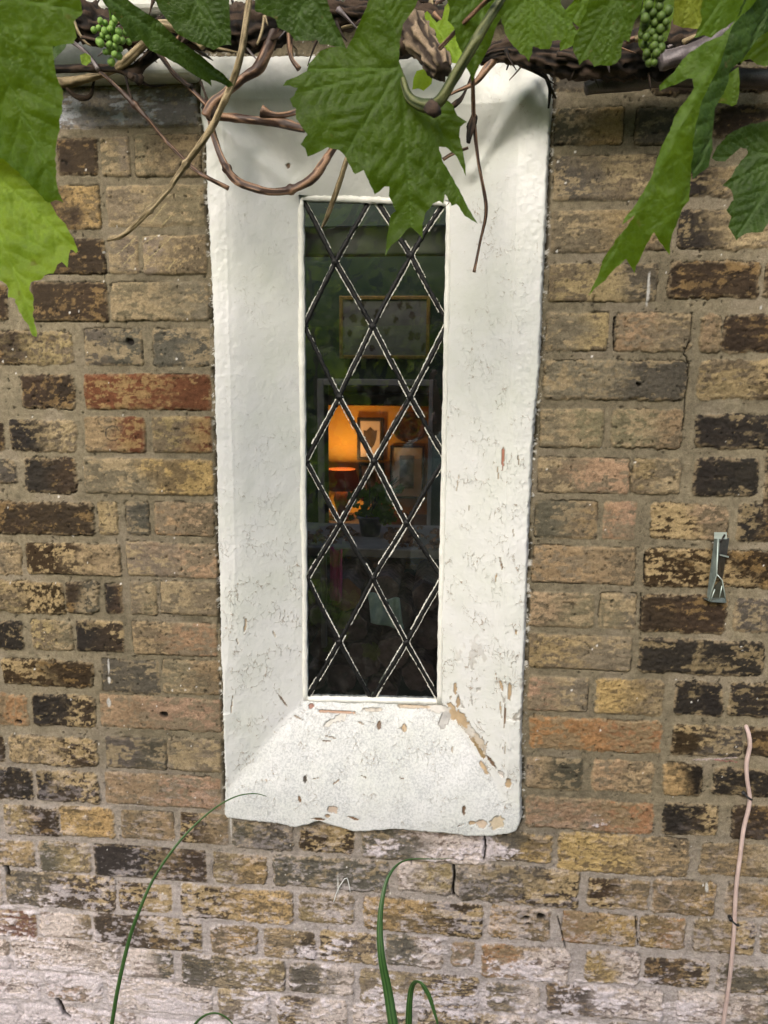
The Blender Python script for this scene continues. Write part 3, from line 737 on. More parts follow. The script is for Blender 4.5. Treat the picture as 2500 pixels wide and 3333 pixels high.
# ================================================================== ROOM BEHIND THE GLASS
m_green = simple('dark_green_wall_paint', (.002, .013, .006), (.004, .019, .009), 5, .6)
m_orange = simple('ochre_wall_paint', (.50, .27, .04), (.58, .32, .05), 4, .7)
m_cream = simple('cream_casing_paint', (.20, .17, .15), (.27, .235, .21), 20, .5)
m_dark = simple('dim_room_plaster', (.22, .20, .17), (.28, .25, .21), 5, .8)
m_grey = simple('grey_beam_paint', (.22, .22, .20), (.30, .30, .28), 12, .7)
m_black = simple('black_frame_wood', (.012, .01, .009), (.03, .024, .02), 40, .4)
m_wood = simple('dark_board', (.05, .03, .018), (.09, .055, .03), 25, .6)
def st(mb, name, mat): o = mb.build(name, mat); o['kind'] = 'structure'; return o
RX0, RX1, RZ0, RZ1, RY0, RY1 = -1.7, 1.6, -0.1, 2.6, 0.10, 3.3
mb = MB(); mb.box((RX0, RY0, RZ0 - .05), (RX1, RY1, RZ0)); st(mb, 'room_floor', m_wood)
mb = MB(); mb.box((RX0, RY0, RZ1), (RX1, .48, RZ1 + .05)); mb.box((RX0, 1.15, RZ1), (RX1, RY1, RZ1 + .05)); st(mb, 'room_ceiling', m_dark)   # gap between added to let sky light into the room
mb = MB(); [mb.box(*q) for a_, b_ in ((RX0 - .05, RX0), (RX1, RX1 + .05)) for q in (((a_, RY0, RZ0), (b_, RY1, .5)), ((a_, RY0, 2.35), (b_, RY1, RZ1)), ((a_, 1.25, .5), (b_, RY1, 2.35)), ((a_, RY0, .5), (b_, .18, 2.35)))]; st(mb, 'room_side_walls', m_dark)  # openings added in both side walls to bring in extra daylight
ax0, ax1, az0, az1 = -.30, .015, 1.035, 1.965
mb = MB(); mb.box((RX0, RY0 - .02, RZ0), (ax0, RY0, RZ1)); mb.box((ax1, RY0 - .02, RZ0), (RX1, RY0, RZ1)); mb.box((ax0, RY0 - .02, RZ0), (ax1, RY0, az0)); mb.box((ax0, RY0 - .02, az1), (ax1, RY0, RZ1))
mb.box((ax0 - .02, DI + .012, az0 - .02), (ax0, RY0 - .02, az1 + .02)); mb.box((ax1, DI + .012, az0 - .02), (ax1 + .02, RY0 - .02, az1 + .02))
mb.box((ax0, DI + .012, az0 - .02), (ax1, RY0 - .02, az0)); mb.box((ax0, DI + .012, az1), (ax1, RY0 - .02, az1 + .02)); st(mb, 'room_front_wall', m_dark)
# green cross wall with the cased opening
PY = 1.30
o0, o1 = unk(700, 832, PY), unk(920, 1230, PY)
mb = MB(); mb.box((RX0, PY, RZ0), (o0[0], PY + .08, RZ1)); mb.box((o1[0], PY, RZ0), (RX1, PY + .08, RZ1)); mb.box((o0[0], PY, o0[2]), (o1[0], PY + .08, RZ1)); mb.box((o0[0], PY, RZ0), (o1[0], PY + .08, o1[2]))
st(mb, 'green_cross_wall', m_green)
mb = MB(); cw = .022
mb.box((o0[0] - cw, PY - .012, o1[2]), (o0[0], PY + .09, o0[2] + cw)); mb.box((o1[0], PY - .012, o1[2]), (o1[0] + cw * .6, PY + .09, o0[2] + cw)); mb.box((o0[0], PY - .012, o0[2]), (o1[0], PY + .09, o0[2] + cw))
tag(mb.build('opening_casing', m_cream, None, False, .003), 'cream wooden casing round the opening into the orange lit room', 'door casing')
mb = MB(); gA, gB = unk(640, 488, 0.14), unk(990, 548, 0.14); mb.box((ax0 - .1, 0.14, gB[2]), (ax1 + .1, 0.17, gA[2])); tag(mb.build('curtain_board', m_grey, None, False, .004), 'grey painted board crossing behind the top of the glass', 'board')
BY = 2.9
mb = MB(); mb.box((RX0, BY, RZ0), (RX1, BY + .05, RZ1)); st(mb, 'ochre_back_wall', m_orange)
mb = MB(); p, q = unk(700, 872, 2.5), unk(960, 905, 2.5); mb.box((RX0, 2.3, p[2]), (RX1, BY, p[2] + .05)); st(mb, 'ochre_room_ceiling', simple('pale_ochre_ceiling', (.5, .33, .2), (.6, .4, .25), 4, .8))

def picture(name, x0, y0, x1, y1, Y, fw, fm, artm, label, mount=None, group=None, matw=0.0):
    a, b = unk(x0, y1, Y), unk(x1, y0, Y); xx0, zz0, xx1, zz1 = a[0], a[2], b[0], b[2]
    t = empty(name, ((xx0 + xx1) / 2, Y, zz0), label, 'picture', group)
    mb = MB(); mb.box((xx0, Y - .02, zz0), (xx0 + fw, Y, zz1)); mb.box((xx1 - fw, Y - .02, zz0), (xx1, Y, zz1)); mb.box((xx0 + fw, Y - .02, zz0), (xx1 - fw, Y, zz0 + fw)); mb.box((xx0 + fw, Y - .02, zz1 - fw), (xx1 - fw, Y, zz1))
    mb.build('frame', fm, t, False, .002)
    if mount:
        mb = MB(); mb.box((xx0 + fw, Y - .010, zz0 + fw), (xx1 - fw, Y - .004, zz1 - fw)); mb.build('mount', mount, t)
    m_ = fw + matw
    mb = MB(); mb.box((xx0 + m_, Y - .014, zz0 + m_), (xx1 - m_, Y - .0105, zz1 - m_)); mb.build('print', artm, t)
    return t, (xx0, zz0, xx1, zz1)
m_gold = simple('tarnished_gilt', (.16, .085, .02), (.3, .17, .045), 90, .45, .001, .4)
m_chart, nt, out = new_mat('old_chart_of_small_figures'); p_ = N(nt, 'ShaderNodeBsdfPrincipled'); g_ = N(nt, 'ShaderNodeNewGeometry'); mp_ = N(nt, 'ShaderNodeMapping'); mp_.inputs['Scale'].default_value = (1.0, 0.0, .75)
nzc = N(nt, 'ShaderNodeTexNoise'); nzc.inputs['Scale'].default_value = 60; nt.links.new(g_.outputs['Position'], nzc.inputs['Vector'])
va_ = N(nt, 'ShaderNodeVectorMath', operation='MULTIPLY_ADD'); va_.inputs[1].default_value = (.03, .03, .03); nt.links.new(nzc.outputs['Color'], va_.inputs[0]); nt.links.new(g_.outputs['Position'], va_.inputs[2]); nt.links.new(va_.outputs[0], mp_.inputs['Vector'])
vo_ = N(nt, 'ShaderNodeTexVoronoi'); vo_.inputs['Scale'].default_value = 26; vo_.inputs['Randomness'].default_value = .55; nt.links.new(mp_.outputs[0], vo_.inputs['Vector'])
nt.links.new(mixc(nt, ramp(nt, vo_.outputs['Distance'], [(.26, (1, 1, 1)), (.36, (0, 0, 0))]), ramp(nt, noise(nt, 20, 4), [(.3, (.10, .09, .075)), (.7, (.17, .155, .13))]), (.035, .018, .008)), p_.inputs[0]); nt.links.new(p_.outputs[0], out.inputs[0])
m_mount = simple('pinkish_mount_card', (.55, .45, .42), (.6, .5, .46), 10, .8)
picture('framed_chart', 735, 640, 930, 775, PY - .002, .012, m_gold, m_chart, 'wide brown framed chart of small figures on the dark green wall', None)
t_, bb = picture('framed_picture', 772, 902, 829, 993, BY - .002, .016, m_black, m_mount, 'black framed print of a dark shield shape on pale ground', m_mount, 'pictures on the ochre wall', .004)
sx, sz = (bb[0] + bb[2]) / 2, (bb[1] + bb[3]) / 2; sw = (bb[2] - bb[0]) * .26; sh = (bb[3] - bb[1]) * .27
mb = MB(); S_ = [(-1, .75), (-.55, .72), (0, 1.05), (.55, .72), (1, .75), (.9, .1), (.6, -.5), (0, -1), (-.6, -.5), (-.9, .1)]
V = [(sx + a * sw, BY - .0175, sz + b * sh) for a, b in S_] + [(sx + a * sw, BY - .0155, sz + b * sh) for a, b in S_]; n = len(S_)
mb.add(V, [tuple(range(n))] + [(i, (i + 1) % n, n + (i + 1) % n, n + i) for i in range(n)]); mb.build('shield_motif', m_wood, t_)
picture('framed_picture', 776, 1000, 830, 1076, BY - .002, .016, m_black, simple('landscape_print', (.05, .07, .03), (.3, .3, .2), 22, .6), 'small black framed green landscape print beside the lamp', m_mount, 'pictures on the ochre wall', .03)
picture('framed_picture', 842, 963, 916, 1074, BY - .002, .010, m_black, simple('black_white_photograph', (.012, .014, .013), (.30, .31, .31), 14, .12, detail=3), 'tall framed black and white photograph with a wide pale mount', simple('grey_mount_card', (.75, .75, .8), (.8, .8, .85), 10, .5), 'pictures on the ochre wall', .045)
c = unk(884, 922, BY - .02)
mb = MB(); rr_ = .095
for k_ in range(1):
    ring = [(0.0, .012), (.05, .010), (.075, .004), (rr_, -.006), (rr_ + .003, 0), (.075, .012), (.0, .018)]
    V = []; F = []; n = 28
    for r, h in ring:
        for i in range(n): V.append((c[0] + r * math.cos(2 * math.pi * i / n), c[1] + h, c[2] + r * .9 * math.sin(2 * math.pi * i / n)))
    for j in range(len(ring) - 1):
        for i in range(n): F.append((j * n + i, j * n + (i + 1) % n, (j + 1) * n + (i + 1) % n, (j + 1) * n + i))
    mb.add(V, F)
tag(mb.build('wall_plate', simple('dark_glazed_plate', (.01, .01, .008), (.14, .06, .02), 22, .3), None, True), 'round dark decorated plate hung above the tall photograph', 'plate')

# table, lamp and its light
ly = 2.70
lp = unk(738, 1120, ly)
tb = empty('side_table', (lp[0] + .15, ly, RZ0), 'dark wooden table carrying the glowing lamp', 'table')
mb = MB(); mb.box((lp[0] - .25, ly - .2, lp[2] - .03), (lp[0] + .75, ly + .19, lp[2])); mb.build('tabletop', m_wood, tb, False, .004)
for sx_ in (-.22, .70):
    for sy_ in (-.17, .16):
        mb = MB(); mb.box((lp[0] + sx_ - .02, ly + sy_ - .02, RZ0), (lp[0] + sx_ + .02, ly + sy_ + .02, lp[2] - .03)); mb.build('leg', m_wood, tb)
lamp = empty('table_lamp', (lp[0], ly, lp[2]), 'lit table lamp with rust brown shade throwing orange light on the wall', 'lamp')
mb = MB(); mb.lathe([(.0, 0), (.075, 0), (.075, .012), (.02, .03), (.035, .07), (.045, .11), (.03, .16), (.012, .2), (.012, .26)], (lp[0], ly, lp[2])); mb.build('lamp_base', m_gold, lamp, True)
s0, s1 = unk(738, 1056, ly)[2] - lp[2], unk(738, 1013, ly)[2] - lp[2]
mm, nt, out = new_mat('rust_fabric_shade'); d = N(nt, 'ShaderNodeBsdfDiffuse'); d.inputs[0].default_value = (.16, .05, .02, 1); tr = N(nt, 'ShaderNodeBsdfTranslucent'); tr.inputs[0].default_value = (.30, .10, .03, 1)
mx = N(nt, 'ShaderNodeMixShader'); mx.inputs[0].default_value = .10; nt.links.new(d.outputs[0], mx.inputs[1]); nt.links.new(tr.outputs[0], mx.inputs[2]); nt.links.new(mx.outputs[0], out.inputs[0])
mb = MB(); mb.lathe([(.105, s0), (.078, s1), (.076, s1), (.103, s0)], (lp[0], ly, lp[2]), 28); mb.build('lamp_shade', mm, lamp, True)
bmz = lp[2] + (s0 + s1) / 2
mb = MB(); mb.lathe([(0, -.03), (.02, -.02), (.028, 0), (.02, .02), (0, .03)], (lp[0], ly, bmz - .02), 14)
mb.build('bulb', simple('glowing_bulb', (1, .6, .3), None, 5, .5, emit=(1, .55, .2), es=14), lamp, True)
ld = bpy.data.lights.new('lamp_light', 'POINT'); ld.energy = 4.5; ld.color = (1, .58, .22); ld.shadow_soft_size = .03
lo = bpy.data.objects.new('lamp_light', ld); COL.objects.link(lo); lo.location = (lp[0], ly - .0, bmz + .02); lo.parent = lamp; lo.location = (0, 0, bmz - lp[2] + .02)

# inner shelf with pot plant, dead leaves, and the stacked logs below
SHY = .45; sh0 = unk(640, 1180, SHY)
mb = MB(); mb.box((o0[0] - .3, SHY, sh0[2] - .022), (o1[0] + .4, SHY + .3, sh0[2])); tag(mb.build('window_shelf', m_cream, None, False, .004), 'pale painted shelf below the opening, littered with dead leaves', 'shelf')
SZ = sh0[2]
def leaf_template(n=22, lobes=5, seed=0, tooth=.06):
    r_ = random.Random(seed); P = []
    for i in range(n * 4):
        t = 2 * math.pi * i / (n * 4); a = (t - math.pi / 2)
        r = .55 + .45 * abs(math.cos((t - math.pi) * lobes / 2)) ** .7
        if abs(t) < .3 or abs(t - 2 * math.pi) < .3: r *= .3 + .7 * min(1, abs((t + math.pi) % (2 * math.pi) - math.pi) / .3)
        r *= 1 + tooth * (1 if i % 2 else -1) + r_.uniform(-.03, .03)
        P.append((r * math.sin(t), -r * math.cos(t)))      # stalk notch towards -y
    return P
LT = [leaf_template(16, 5, s_, .05) for s_ in range(4)]
def add_leaf(mb, c, size, nrm, up, tmpl=0, cup=.25, rnd_=random):
    n = Vector(nrm).normalized(); u = Vector(up); u = (u - n * u.dot(n)).normalized(); v = n.cross(u); c = Vector(c)
    P = LT[tmpl % 4][::2]; V = [c]; F = []
    for r_, f in ((.55, .3), (1, 1)):
        for a, b in P:
            h = -cup * (a * a + b * b) * f * size * (0.6 if r_ < 1 else 1) + .10 * size * math.sin(6 * a + 3 * b) * f
            V.append(c + (v * a * r_ + u * b * r_) * size + n * h)
    m = len(P)
    for i in range(m):
        j = (i + 1) % m; F.append((0, 1 + i, 1 + j)); F.append((1 + i, 1 + m + i, 1 + m + j, 1 + j))
    mb.add(V, F)
PYY = .60; pc = unk(800, 1168, PYY)
pot = empty('potted_plant', (pc[0], PYY, SZ), 'bushy green pot plant on the pale shelf in front of the orange room', 'plant')
mb = MB(); mb.lathe([(0, 0), (.024, 0), (.031, .042), (.035, .045), (.035, .052), (.03, .052), (.028, .042), (0, .040)], (pc[0], PYY, SZ), 20); mb.build('pot', simple('dark_glazed_pot', (.03, .035, .04), (.08, .08, .09), 30, .35), pot, True)
mb = MB(); r_ = random.Random(4)
for i in range(70):
    th = r_.uniform(0, 6.28); rr = r_.uniform(.01, .070); hh = r_.uniform(.04, .125)
    add_leaf(mb, (pc[0] + .012 + rr * math.cos(th), PYY + .5 * rr * math.sin(th), SZ + hh), r_.uniform(.009, .017), (r_.uniform(-.6, .6), -1, r_.uniform(-.2, 1)), (r_.uniform(-1, 1), 0, -1), i)
mb.build('foliage', M_LEAFM, pot, True)
mb = MB()
for i in range(9):
    th = r_.uniform(0, 6.28); mb.tube([(pc[0], PYY, SZ + .055), (pc[0] + .03 * math.cos(th), PYY + .03 * math.sin(th), SZ + .11), (pc[0] + .08 * math.cos(th), PYY + .05 * math.sin(th), SZ + .15)], [.002, .0015, .001], 5)
mb.build('stems', M_LEAFD, pot, True)
m_dead = simple('dead_brown_leaves', (.09, .04, .02), (.26, .13, .065), 60, .8)
mb = MB()
for i in range(140):
    x = r_.uniform(o0[0] + .0, o1[0] + .1); x = x if abs(x - pc[0]) > .04 else x + .09
    add_leaf(mb, (x, r_.uniform(SHY + .005, SHY + .2), SZ + r_.uniform(.004, .018)), r_.uniform(.008, .017), (r_.uniform(-.8, .8), r_.uniform(-.9, .2), 1), (r_.uniform(-1, 1), r_.uniform(-1, 1), 0), i, .6)
o = mb.build('dead_leaves', m_dead, None, True); o['kind'] = 'stuff'; o['label'] = 'curled brown dead leaves scattered along the pale inner shelf'
def log_mats():
    m, nt, out = new_mat('cut_log_end'); p = N(nt, 'ShaderNodeBsdfPrincipled'); f = noise(nt, 45, 5)
    nt.links.new(ramp(nt, f, [(.3, (.05, .035, .035)), (.7, (.20, .13, .12))]), p.inputs[0]); p.inputs['Roughness'].default_value = .85; nt.links.new(p.outputs[0], out.inputs[0]); return m
m_end = log_mats(); m_bk = simple('log_bark', (.05, .035, .03), (.16, .11, .10), 60, .9, .004)
logs = [(745, 1285, 34, 'pale orange'), (700, 1330, 30, ''), (690, 1265, 27, ''), (760, 1355, 33, ''), (700, 1400, 30, ''), (780, 1425, 42, 'big'), (735, 1465, 32, ''), (680, 1465, 24, ''), (860, 1330, 34, ''), (850, 1410, 36, ''),
        (920, 1290, 30, ''), (925, 1370, 33, ''), (905, 1460, 36, ''), (830, 1275, 30, ''), (980, 1340, 32, ''), (640, 1380, 30, ''), (975, 1440, 33, ''), (825, 1500, 34, ''), (650, 1300, 26, '')]
for i, (x, y, r, w_) in enumerate(logs):
    Y = .36 + .015 * (i % 3); c = unk(x, y, Y); R_ = r * K / FPX * (Y - CAM[1]) * 1.08
    rl_ = random.Random(i + 40); n = 18; V = []; F = []; prof_ = [1 + .09 * rl_.uniform(-1, 1) for _ in range(n)]
    t = empty('firewood_log', tuple(c), ['split log with %s cut end' % w_ if w_ else 'round cut log end'][0] + ' in the dim stack, %s' % ['top row left', 'left edge of the pile', 'upper left by the shelf', 'centre of the pile', 'lower left', 'centre low', 'bottom left', 'far bottom left', 'right of centre', 'right of the big log', 'upper right', 'right middle', 'bottom right', 'top centre', 'far right', 'far left', 'far bottom right', 'bottom centre', 'far top left'][i], 'log', 'firewood logs stacked below the inner shelf')
    for yy, f in ((0, 1), (.25, 1.0)):
        for k_ in range(n): a = 2 * math.pi * k_ / n; V.append((c[0] + R_ * f * prof_[k_] * math.cos(a), Y + yy, c[2] + R_ * f * prof_[k_] * math.sin(a)))
    mb = MB(); mb.add(V, [(k_, (k_ + 1) % n, n + (k_ + 1) % n, n + k_) for k_ in range(n)] + [tuple(range(n, 2 * n))[::-1]]); mb.build('bark', m_bk, t, True)
    V2 = [(c[0], Y - .002, c[2])] + [(c[0] + .9 * (v[0] - c[0]), Y - .001, c[2] + .9 * (v[2] - c[2])) for v in V[:n]] + V[:n]
    mb = MB(); mb.add(V2, [(0, 1 + k_, 1 + (k_ + 1) % n) for k_ in range(n)] + [(1 + k_, n + 1 + k_, n + 1 + (k_ + 1) % n, 1 + (k_ + 1) % n) for k_ in range(n)])
    mb.build('cut_end', simple('orange_cut_end', (.22, .09, .04), (.3, .14, .07), 40, .8) if i == 0 else m_end, t, False)

m_pink = simple('magenta_cloth', (.45, .05, .16), (.6, .09, .22), 40, .8, .002)
c0, c1 = unk(712, 1185, .34), unk(742, 1300, .34); mb = MB(); n = 14
V = []; F = []
for j in range(9):
    for i in range(n):
        u_ = i / (n - 1); v_ = j / 8; V.append((lerp(c0[0], c1[0], u_) + .006 * v_ * math.sin(5 * u_), .34 + .008 * math.sin(u_ * 11 + v_ * 2), lerp(c0[2], c1[2], v_) + .004 * math.sin(u_ * 7)))
for j in range(8):
    for i in range(n - 1): F.append((j * n + i, j * n + i + 1, (j + 1) * n + i + 1, (j + 1) * n + i))
mb.add(V, F); o = mb.build('cloth', m_pink, None, True); so = o.modifiers.new('t', 'SOLIDIFY'); so.thickness = .002
tag(o, 'small magenta cloth hanging from the inner shelf at the left', 'cloth')
c0, c1 = unk(692, 1182, .33), unk(704, 1400, .33); mb = MB(); mb.box((c0[0], .33, c1[2]), (c1[0], .352, c0[2])); tag(mb.build('shelf_upright', m_cream, None, False, .002), 'pale wooden upright under the left end of the inner shelf', 'upright')
m_sage = simple('sage_green_cloth', (.30, .40, .35), (.42, .52, .46), 50, .85, .003)
c0, c1 = unk(792, 1285, .335), unk(862, 1345, .335); mb = MB(); V = []; F = []; n = 18
for j in range(12):
    for i in range(n):
        u_ = i / (n - 1); v_ = j / 11; V.append((lerp(c0[0], c1[0], u_) + .012 * v_, .325 + .010 * math.sin(u_ * 9 + v_ * 3) + .02 * (1 - v_), lerp(c0[2], c1[2], v_) - .012 * u_ + .003 * math.sin(u_ * 8)))
for j in range(11):
    for i in range(n - 1): F.append((j * n + i, j * n + i + 1, (j + 1) * n + i + 1, (j + 1) * n + i))
mb.add(V, F); o = mb.build('cloth', m_sage, None, True); so = o.modifiers.new('t', 'SOLIDIFY'); so.thickness = .002
tag(o, 'crumpled sage green cloth thrown over the log stack', 'cloth')

# ================================================================== LEDGE, CABLE, BRACKET
pA, pB = unk(60, 128, -.03), unk(425, 186, -.03)
mb = MB(); z_hi = 2.175
mb.box((-1.6, -.035, un(300, 278)[2]), (float(SP[0, 0]) - .004, .03, 2.190))
lb = mb.build('ledge_board', M_PAINT2, None, False, .006)
tag(lb, 'short white painted ledge board above the glazed brick, left of the window', 'ledge')
mb = MB(); mb.box((-1.6, -.05, 2.196), (1.4, .03, 2.36)); fb = mb.build('fascia_board', M_PAINT2, None, False, .006)
tag(fb, 'long white painted fascia board running behind the vine along the top', 'board')

def catmull(P, step):
    P = [np.array(p, float) for p in P]; Q = [2 * P[0] - P[1]] + P + [2 * P[-1] - P[-2]]; out = []
    for i in range(1, len(Q) - 2):
        p0, p1, p2, p3 = Q[i - 1:i + 3]; n = max(1, int(np.linalg.norm((p2 - p1)[:3]) / step))
        for k_ in range(n):
            t = k_ / n; out.append(.5 * ((2 * p1) + (-p0 + p2) * t + (2 * p0 - 5 * p1 + 4 * p2 - p3) * t * t + (-p0 + 3 * p1 - 3 * p2 + p3) * t ** 3))
    out.append(P[-1]); return out
def cane(name, pts, dep, rad, mat, parent=None, lumps=.12, label=None, n=12, knots=(), step=.003, flat=1, streaks=14, wig=.0):
    """pts in picture pixels, dep = depth y (one value or a list), rad in metres (one value or a list)"""
    m = len(pts); dep = [dep] * m if np.isscalar(dep) else dep; rad = [rad] * m if np.isscalar(rad) else rad
    W = [np.append(un(x, y, d), r) for (x, y), d, r in zip(pts, dep, rad)]
    C_ = catmull(W, step); P = [Vector(c[:3]) for c in C_]; Rr = [max(1e-4, c[3]) for c in C_]
    V = []; F = []; S = []; sdv = random.randrange(9999)
    T = (P[1] - P[0]).normalized(); a = T.orthogonal().normalized(); L = 0
    for i, p in enumerate(P):
        t = (P[min(i + 1, len(P) - 1)] - P[max(i - 1, 0)]).normalized(); a = (a - t * a.dot(t)).normalized(); b = t.cross(a)
        if i: L += (P[i] - P[i - 1]).length
        for j in range(n):
            th = 2 * math.pi * j / n
            q = float(fbm(np.array([L * 60 + 50]), np.array([j * 1.7 + 3.0]), sdv, 3)[0]) - .5
            q2 = float(fbm(np.array([L * 26 + 20]), np.array([j * 2.9]), sdv + 1, 2)[0])
            q += (0 if n < 12 else .9 * (abs(float(fbm(np.array([L * 45 + 9]), np.array([j * 1.1 + 40.]), sdv + 5, 3)[0]) - .5) * 2 - .3))
            kn = sum(.55 * math.exp(-((L / .0001 * .0001 - k_) / .004) ** 2) for k_ in knots)
            V.append(p + (a * math.cos(th) + b * math.sin(th)) * Rr[i] * (1 + lumps * 2 * q + kn)); S.append(q2 + .4 * q)
    for i in range(len(P) - 1):
        for j in range(n): F.append((i * n + j, i * n + (j + 1) % n, (i + 1) * n + (j + 1) % n, (i + 1) * n + j))
    F.append(tuple(range(n))[::-1]); F.append(tuple((len(P) - 1) * n + j for j in range(n)))
    me = mesh_vf(name, V, F, {'streak': np.clip((np.array(S) - .5) * 2.6 + .5, 0, 1)})
    o = link(name, me, mat, parent); tag(o, label); return o

cb = empty('wall_cable', tuple(un(2430, 2355, -.006)), 'thin pinkish beige cable running down the brickwork on the right', 'cable')
m_cable = simple('pinkish_beige_cable', (.50, .37, .33), (.62, .48, .43), 40, .5, .0005)
ck = [(2424, 2352), (2436, 2385), (2441, 2430), (2430, 2480), (2432, 2540), (2440, 2590), (2437, 2630), (2420, 2700), (2410, 2780), (2398, 2870), (2392, 2960), (2390, 3020), (2380, 3140), (2368, 3240), (2355, 3330), (2345, 3420), (2352, 3560)]
cp = [un(x, y, -.0055) for x, y in ck]; cp[0] = un(2422, 2350, .012)
mb = MB(); CP = catmull(cp, .01); mb.tube(CP, [.0036] * len(CP), 12); mb.build('cable_run', m_cable, cb, True)
m_clip = simple('black_cable_clip', (.012, .012, .012), (.03, .03, .03), 50, .5)
for cx_, cy_ in ((2436, 2594), (2393, 3003)):
    c = un(cx_, cy_, -.005); mb = MB()
    mb.tube([(c[0] + .0058 * math.cos(t), c[1] - .0052 * math.sin(t), c[2] - .004 * math.cos(t)) for t in np.linspace(-.3, math.pi + .3, 10)], [.0019] * 10, 6)
    mb.cyl((c[0] - .008, .003, c[2] + .006), (c[0] - .008, -.007, c[2] + .006), .0034, 8); mb.build('clip', m_clip, cb, True)

# folded galvanised bracket
m_zinc = simple('dull_galvanised_steel', (.16, .19, .17), (.26, .30, .27), 60, .38, .0005, .6)
m_zincl = simple('bright_zinc_edge', (.42, .50, .45), (.52, .60, .54), 60, .4, .0004, .4)
bk = empty('wall_bracket', tuple(un(2335, 1960, 0)), 'small folded galvanised metal bracket fixed to the dark brick on the right', 'bracket')
g = lambda x, y, d: un(2200 + x / 5.53, 1650 + y / 5.53, d)
def slab(name, pts, mat, th=.0012):
    pts = [np.array(p) for p in pts]; nr = np.cross(pts[1] - pts[0], pts[2] - pts[0]); nr /= np.linalg.norm(nr)
    if nr[1] < 0: nr = -nr
    n = len(pts); mb = MB(); mb.add(pts + [p + nr * th for p in pts], [tuple(range(n)), tuple(range(n, 2 * n))[::-1]] + [(i, (i + 1) % n, n + (i + 1) % n, n + i) for i in range(n)]); return mb.build(name, mat, bk)
slab('side_flange', [g(695, 570, -.026), g(800, 580, -.026), g(770, 870, -.026), g(740, 1200, -.026), g(620, 1680, -.026), g(560, 1620, -.022)], m_zinc)
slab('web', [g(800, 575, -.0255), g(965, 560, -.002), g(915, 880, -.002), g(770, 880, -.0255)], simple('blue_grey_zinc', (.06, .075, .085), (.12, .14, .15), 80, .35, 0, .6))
slab('top_plate', [g(690, 455, -.004), g(915, 455, -.004), g(922, 570, -.026), g(690, 572, -.026)], m_zincl)
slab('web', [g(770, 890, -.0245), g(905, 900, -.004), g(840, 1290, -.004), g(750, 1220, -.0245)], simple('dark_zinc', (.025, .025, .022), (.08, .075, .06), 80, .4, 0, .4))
slab('foot_plate', [g(505, 1655, -.004), g(620, 1712, -.024), g(900, 1730, -.006), g(880, 1640, -.001)], m_zinc)
slab('cross_plate', [g(745, 865, -.026), g(760, 845, -.026), g(955, 890, -.008), g(950, 915, -.008)], m_zincl)
for P_ in ([(760, 560), (735, 1215), (590, 1690)], [(745, 1220), (835, 1320), (905, 1720)], [(700, 1480), (625, 1690)], [(830, 1420), (785, 1630)]):
    mb = MB(); mb.tube([g(x, y, -.0255) for x, y in P_], [.0009] * len(P_), 6); mb.build('edge_fold', m_zincl, bk, True)
mb = MB(); mb.tube([g(800, 640, -.028), g(880, 500, -.022)], [.0016] * 2, 6); mb.build('pin', m_black, bk, True)
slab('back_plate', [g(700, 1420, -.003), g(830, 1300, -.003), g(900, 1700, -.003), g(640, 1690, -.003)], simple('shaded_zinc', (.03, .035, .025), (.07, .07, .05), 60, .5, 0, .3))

# ================================================================== GRAPE VINE
vine = empty('grape_vine', (0.35, -.15, 2.2), 'old grape vine trained along the top of the wall, its leaves hanging over the window', 'vine')
random.seed(21)
cane('trunk', [(1560, 190), (1640, 165), (1760, 180), (1900, 190), (2050, 175), (2200, 160), (2380, 100), (2560, 40)], [-.10] * 8, [.008, .014, .020, .026, .030, .032, .034, .036], M_BARKD, vine, .30, 'thick dark shaggy trunk above the right hand bricks', 36, step=.003)
cane('trunk', [(-200, 60), (60, 55), (240, 60), (330, 90), (460, 110), (620, 100), (760, 95), (860, 90), (960, 60), (1100, 50), (1300, 60), (1460, 70)], -.10, [.02, .024, .028, .024, .018, .022, .028, .028, .022, .018, .018, .014], M_BARKD, vine, .34, 'knotted dark trunk above the window and its left side', 36, step=.003)
cane('grey_limb', [(1905, 290), (1960, 272), (2060, 262), (2150, 248), (2260, 250), (2420, 255), (2560, 262)], -.045, [.009, .0135, .0145, .015, .014, .013, .013], M_BARKG, vine, .05, None, 11)
cane('grey_limb', [(2150, 200), (2260, 170), (2360, 110), (2480, 40)], -.16, .012, M_BARKG, vine, .12, None, 12)
C1 = lambda nm, P, d, r, m, **kw: cane(nm, P, d, r, m, vine, **kw)
C1('cane', z1([(1500, -40), (1450, 300), (1400, 480), (1330, 640), (1250, 800), (1120, 980), (1000, 1150), (860, 1300), (740, 1410), (645, 1442)]), [-.20, -.19, -.17, -.16, -.15, -.13, -.12, -.11, -.09, -.08], [.0040, .0045, .0048, .0048, .0050, .0042, .0040, .0042, .0036, .0022], M_BARKT, label='long pale tan cane slanting down to the left across the bricks', knots=(.24, .33, .46))
C1('cane', z1([(600, 430), (700, 520), (800, 620), (900, 730), (1000, 850), (1100, 950), (1200, 1040), (1370, 1130)]), -.09, [.0026, .003, .0042, .003, .003, .0028, .0030, .0034], M_BARKR, knots=(.07,))
C1('cane', z2([(125, 560), (150, 690), (200, 830), (270, 930), (400, 978), (500, 985), (600, 955), (672, 905), (730, 820), (800, 700)]), [-.07, -.08, -.09, -.10, -.11, -.11, -.11, -.11, -.10, -.08], [.0042, .0048, .005, .0062, .0056, .0056, .0060, .0072, .0058, .0055], M_BARKR, label='thick red brown cane curving in a loop below the leaf', knots=(.10, .215))
C1('cane', z2([(180, 600), (300, 612), (400, 622), (490, 632), (620, 665)]), -.10, [.006, .006, .0058, .0075, .005], M_BARKR)
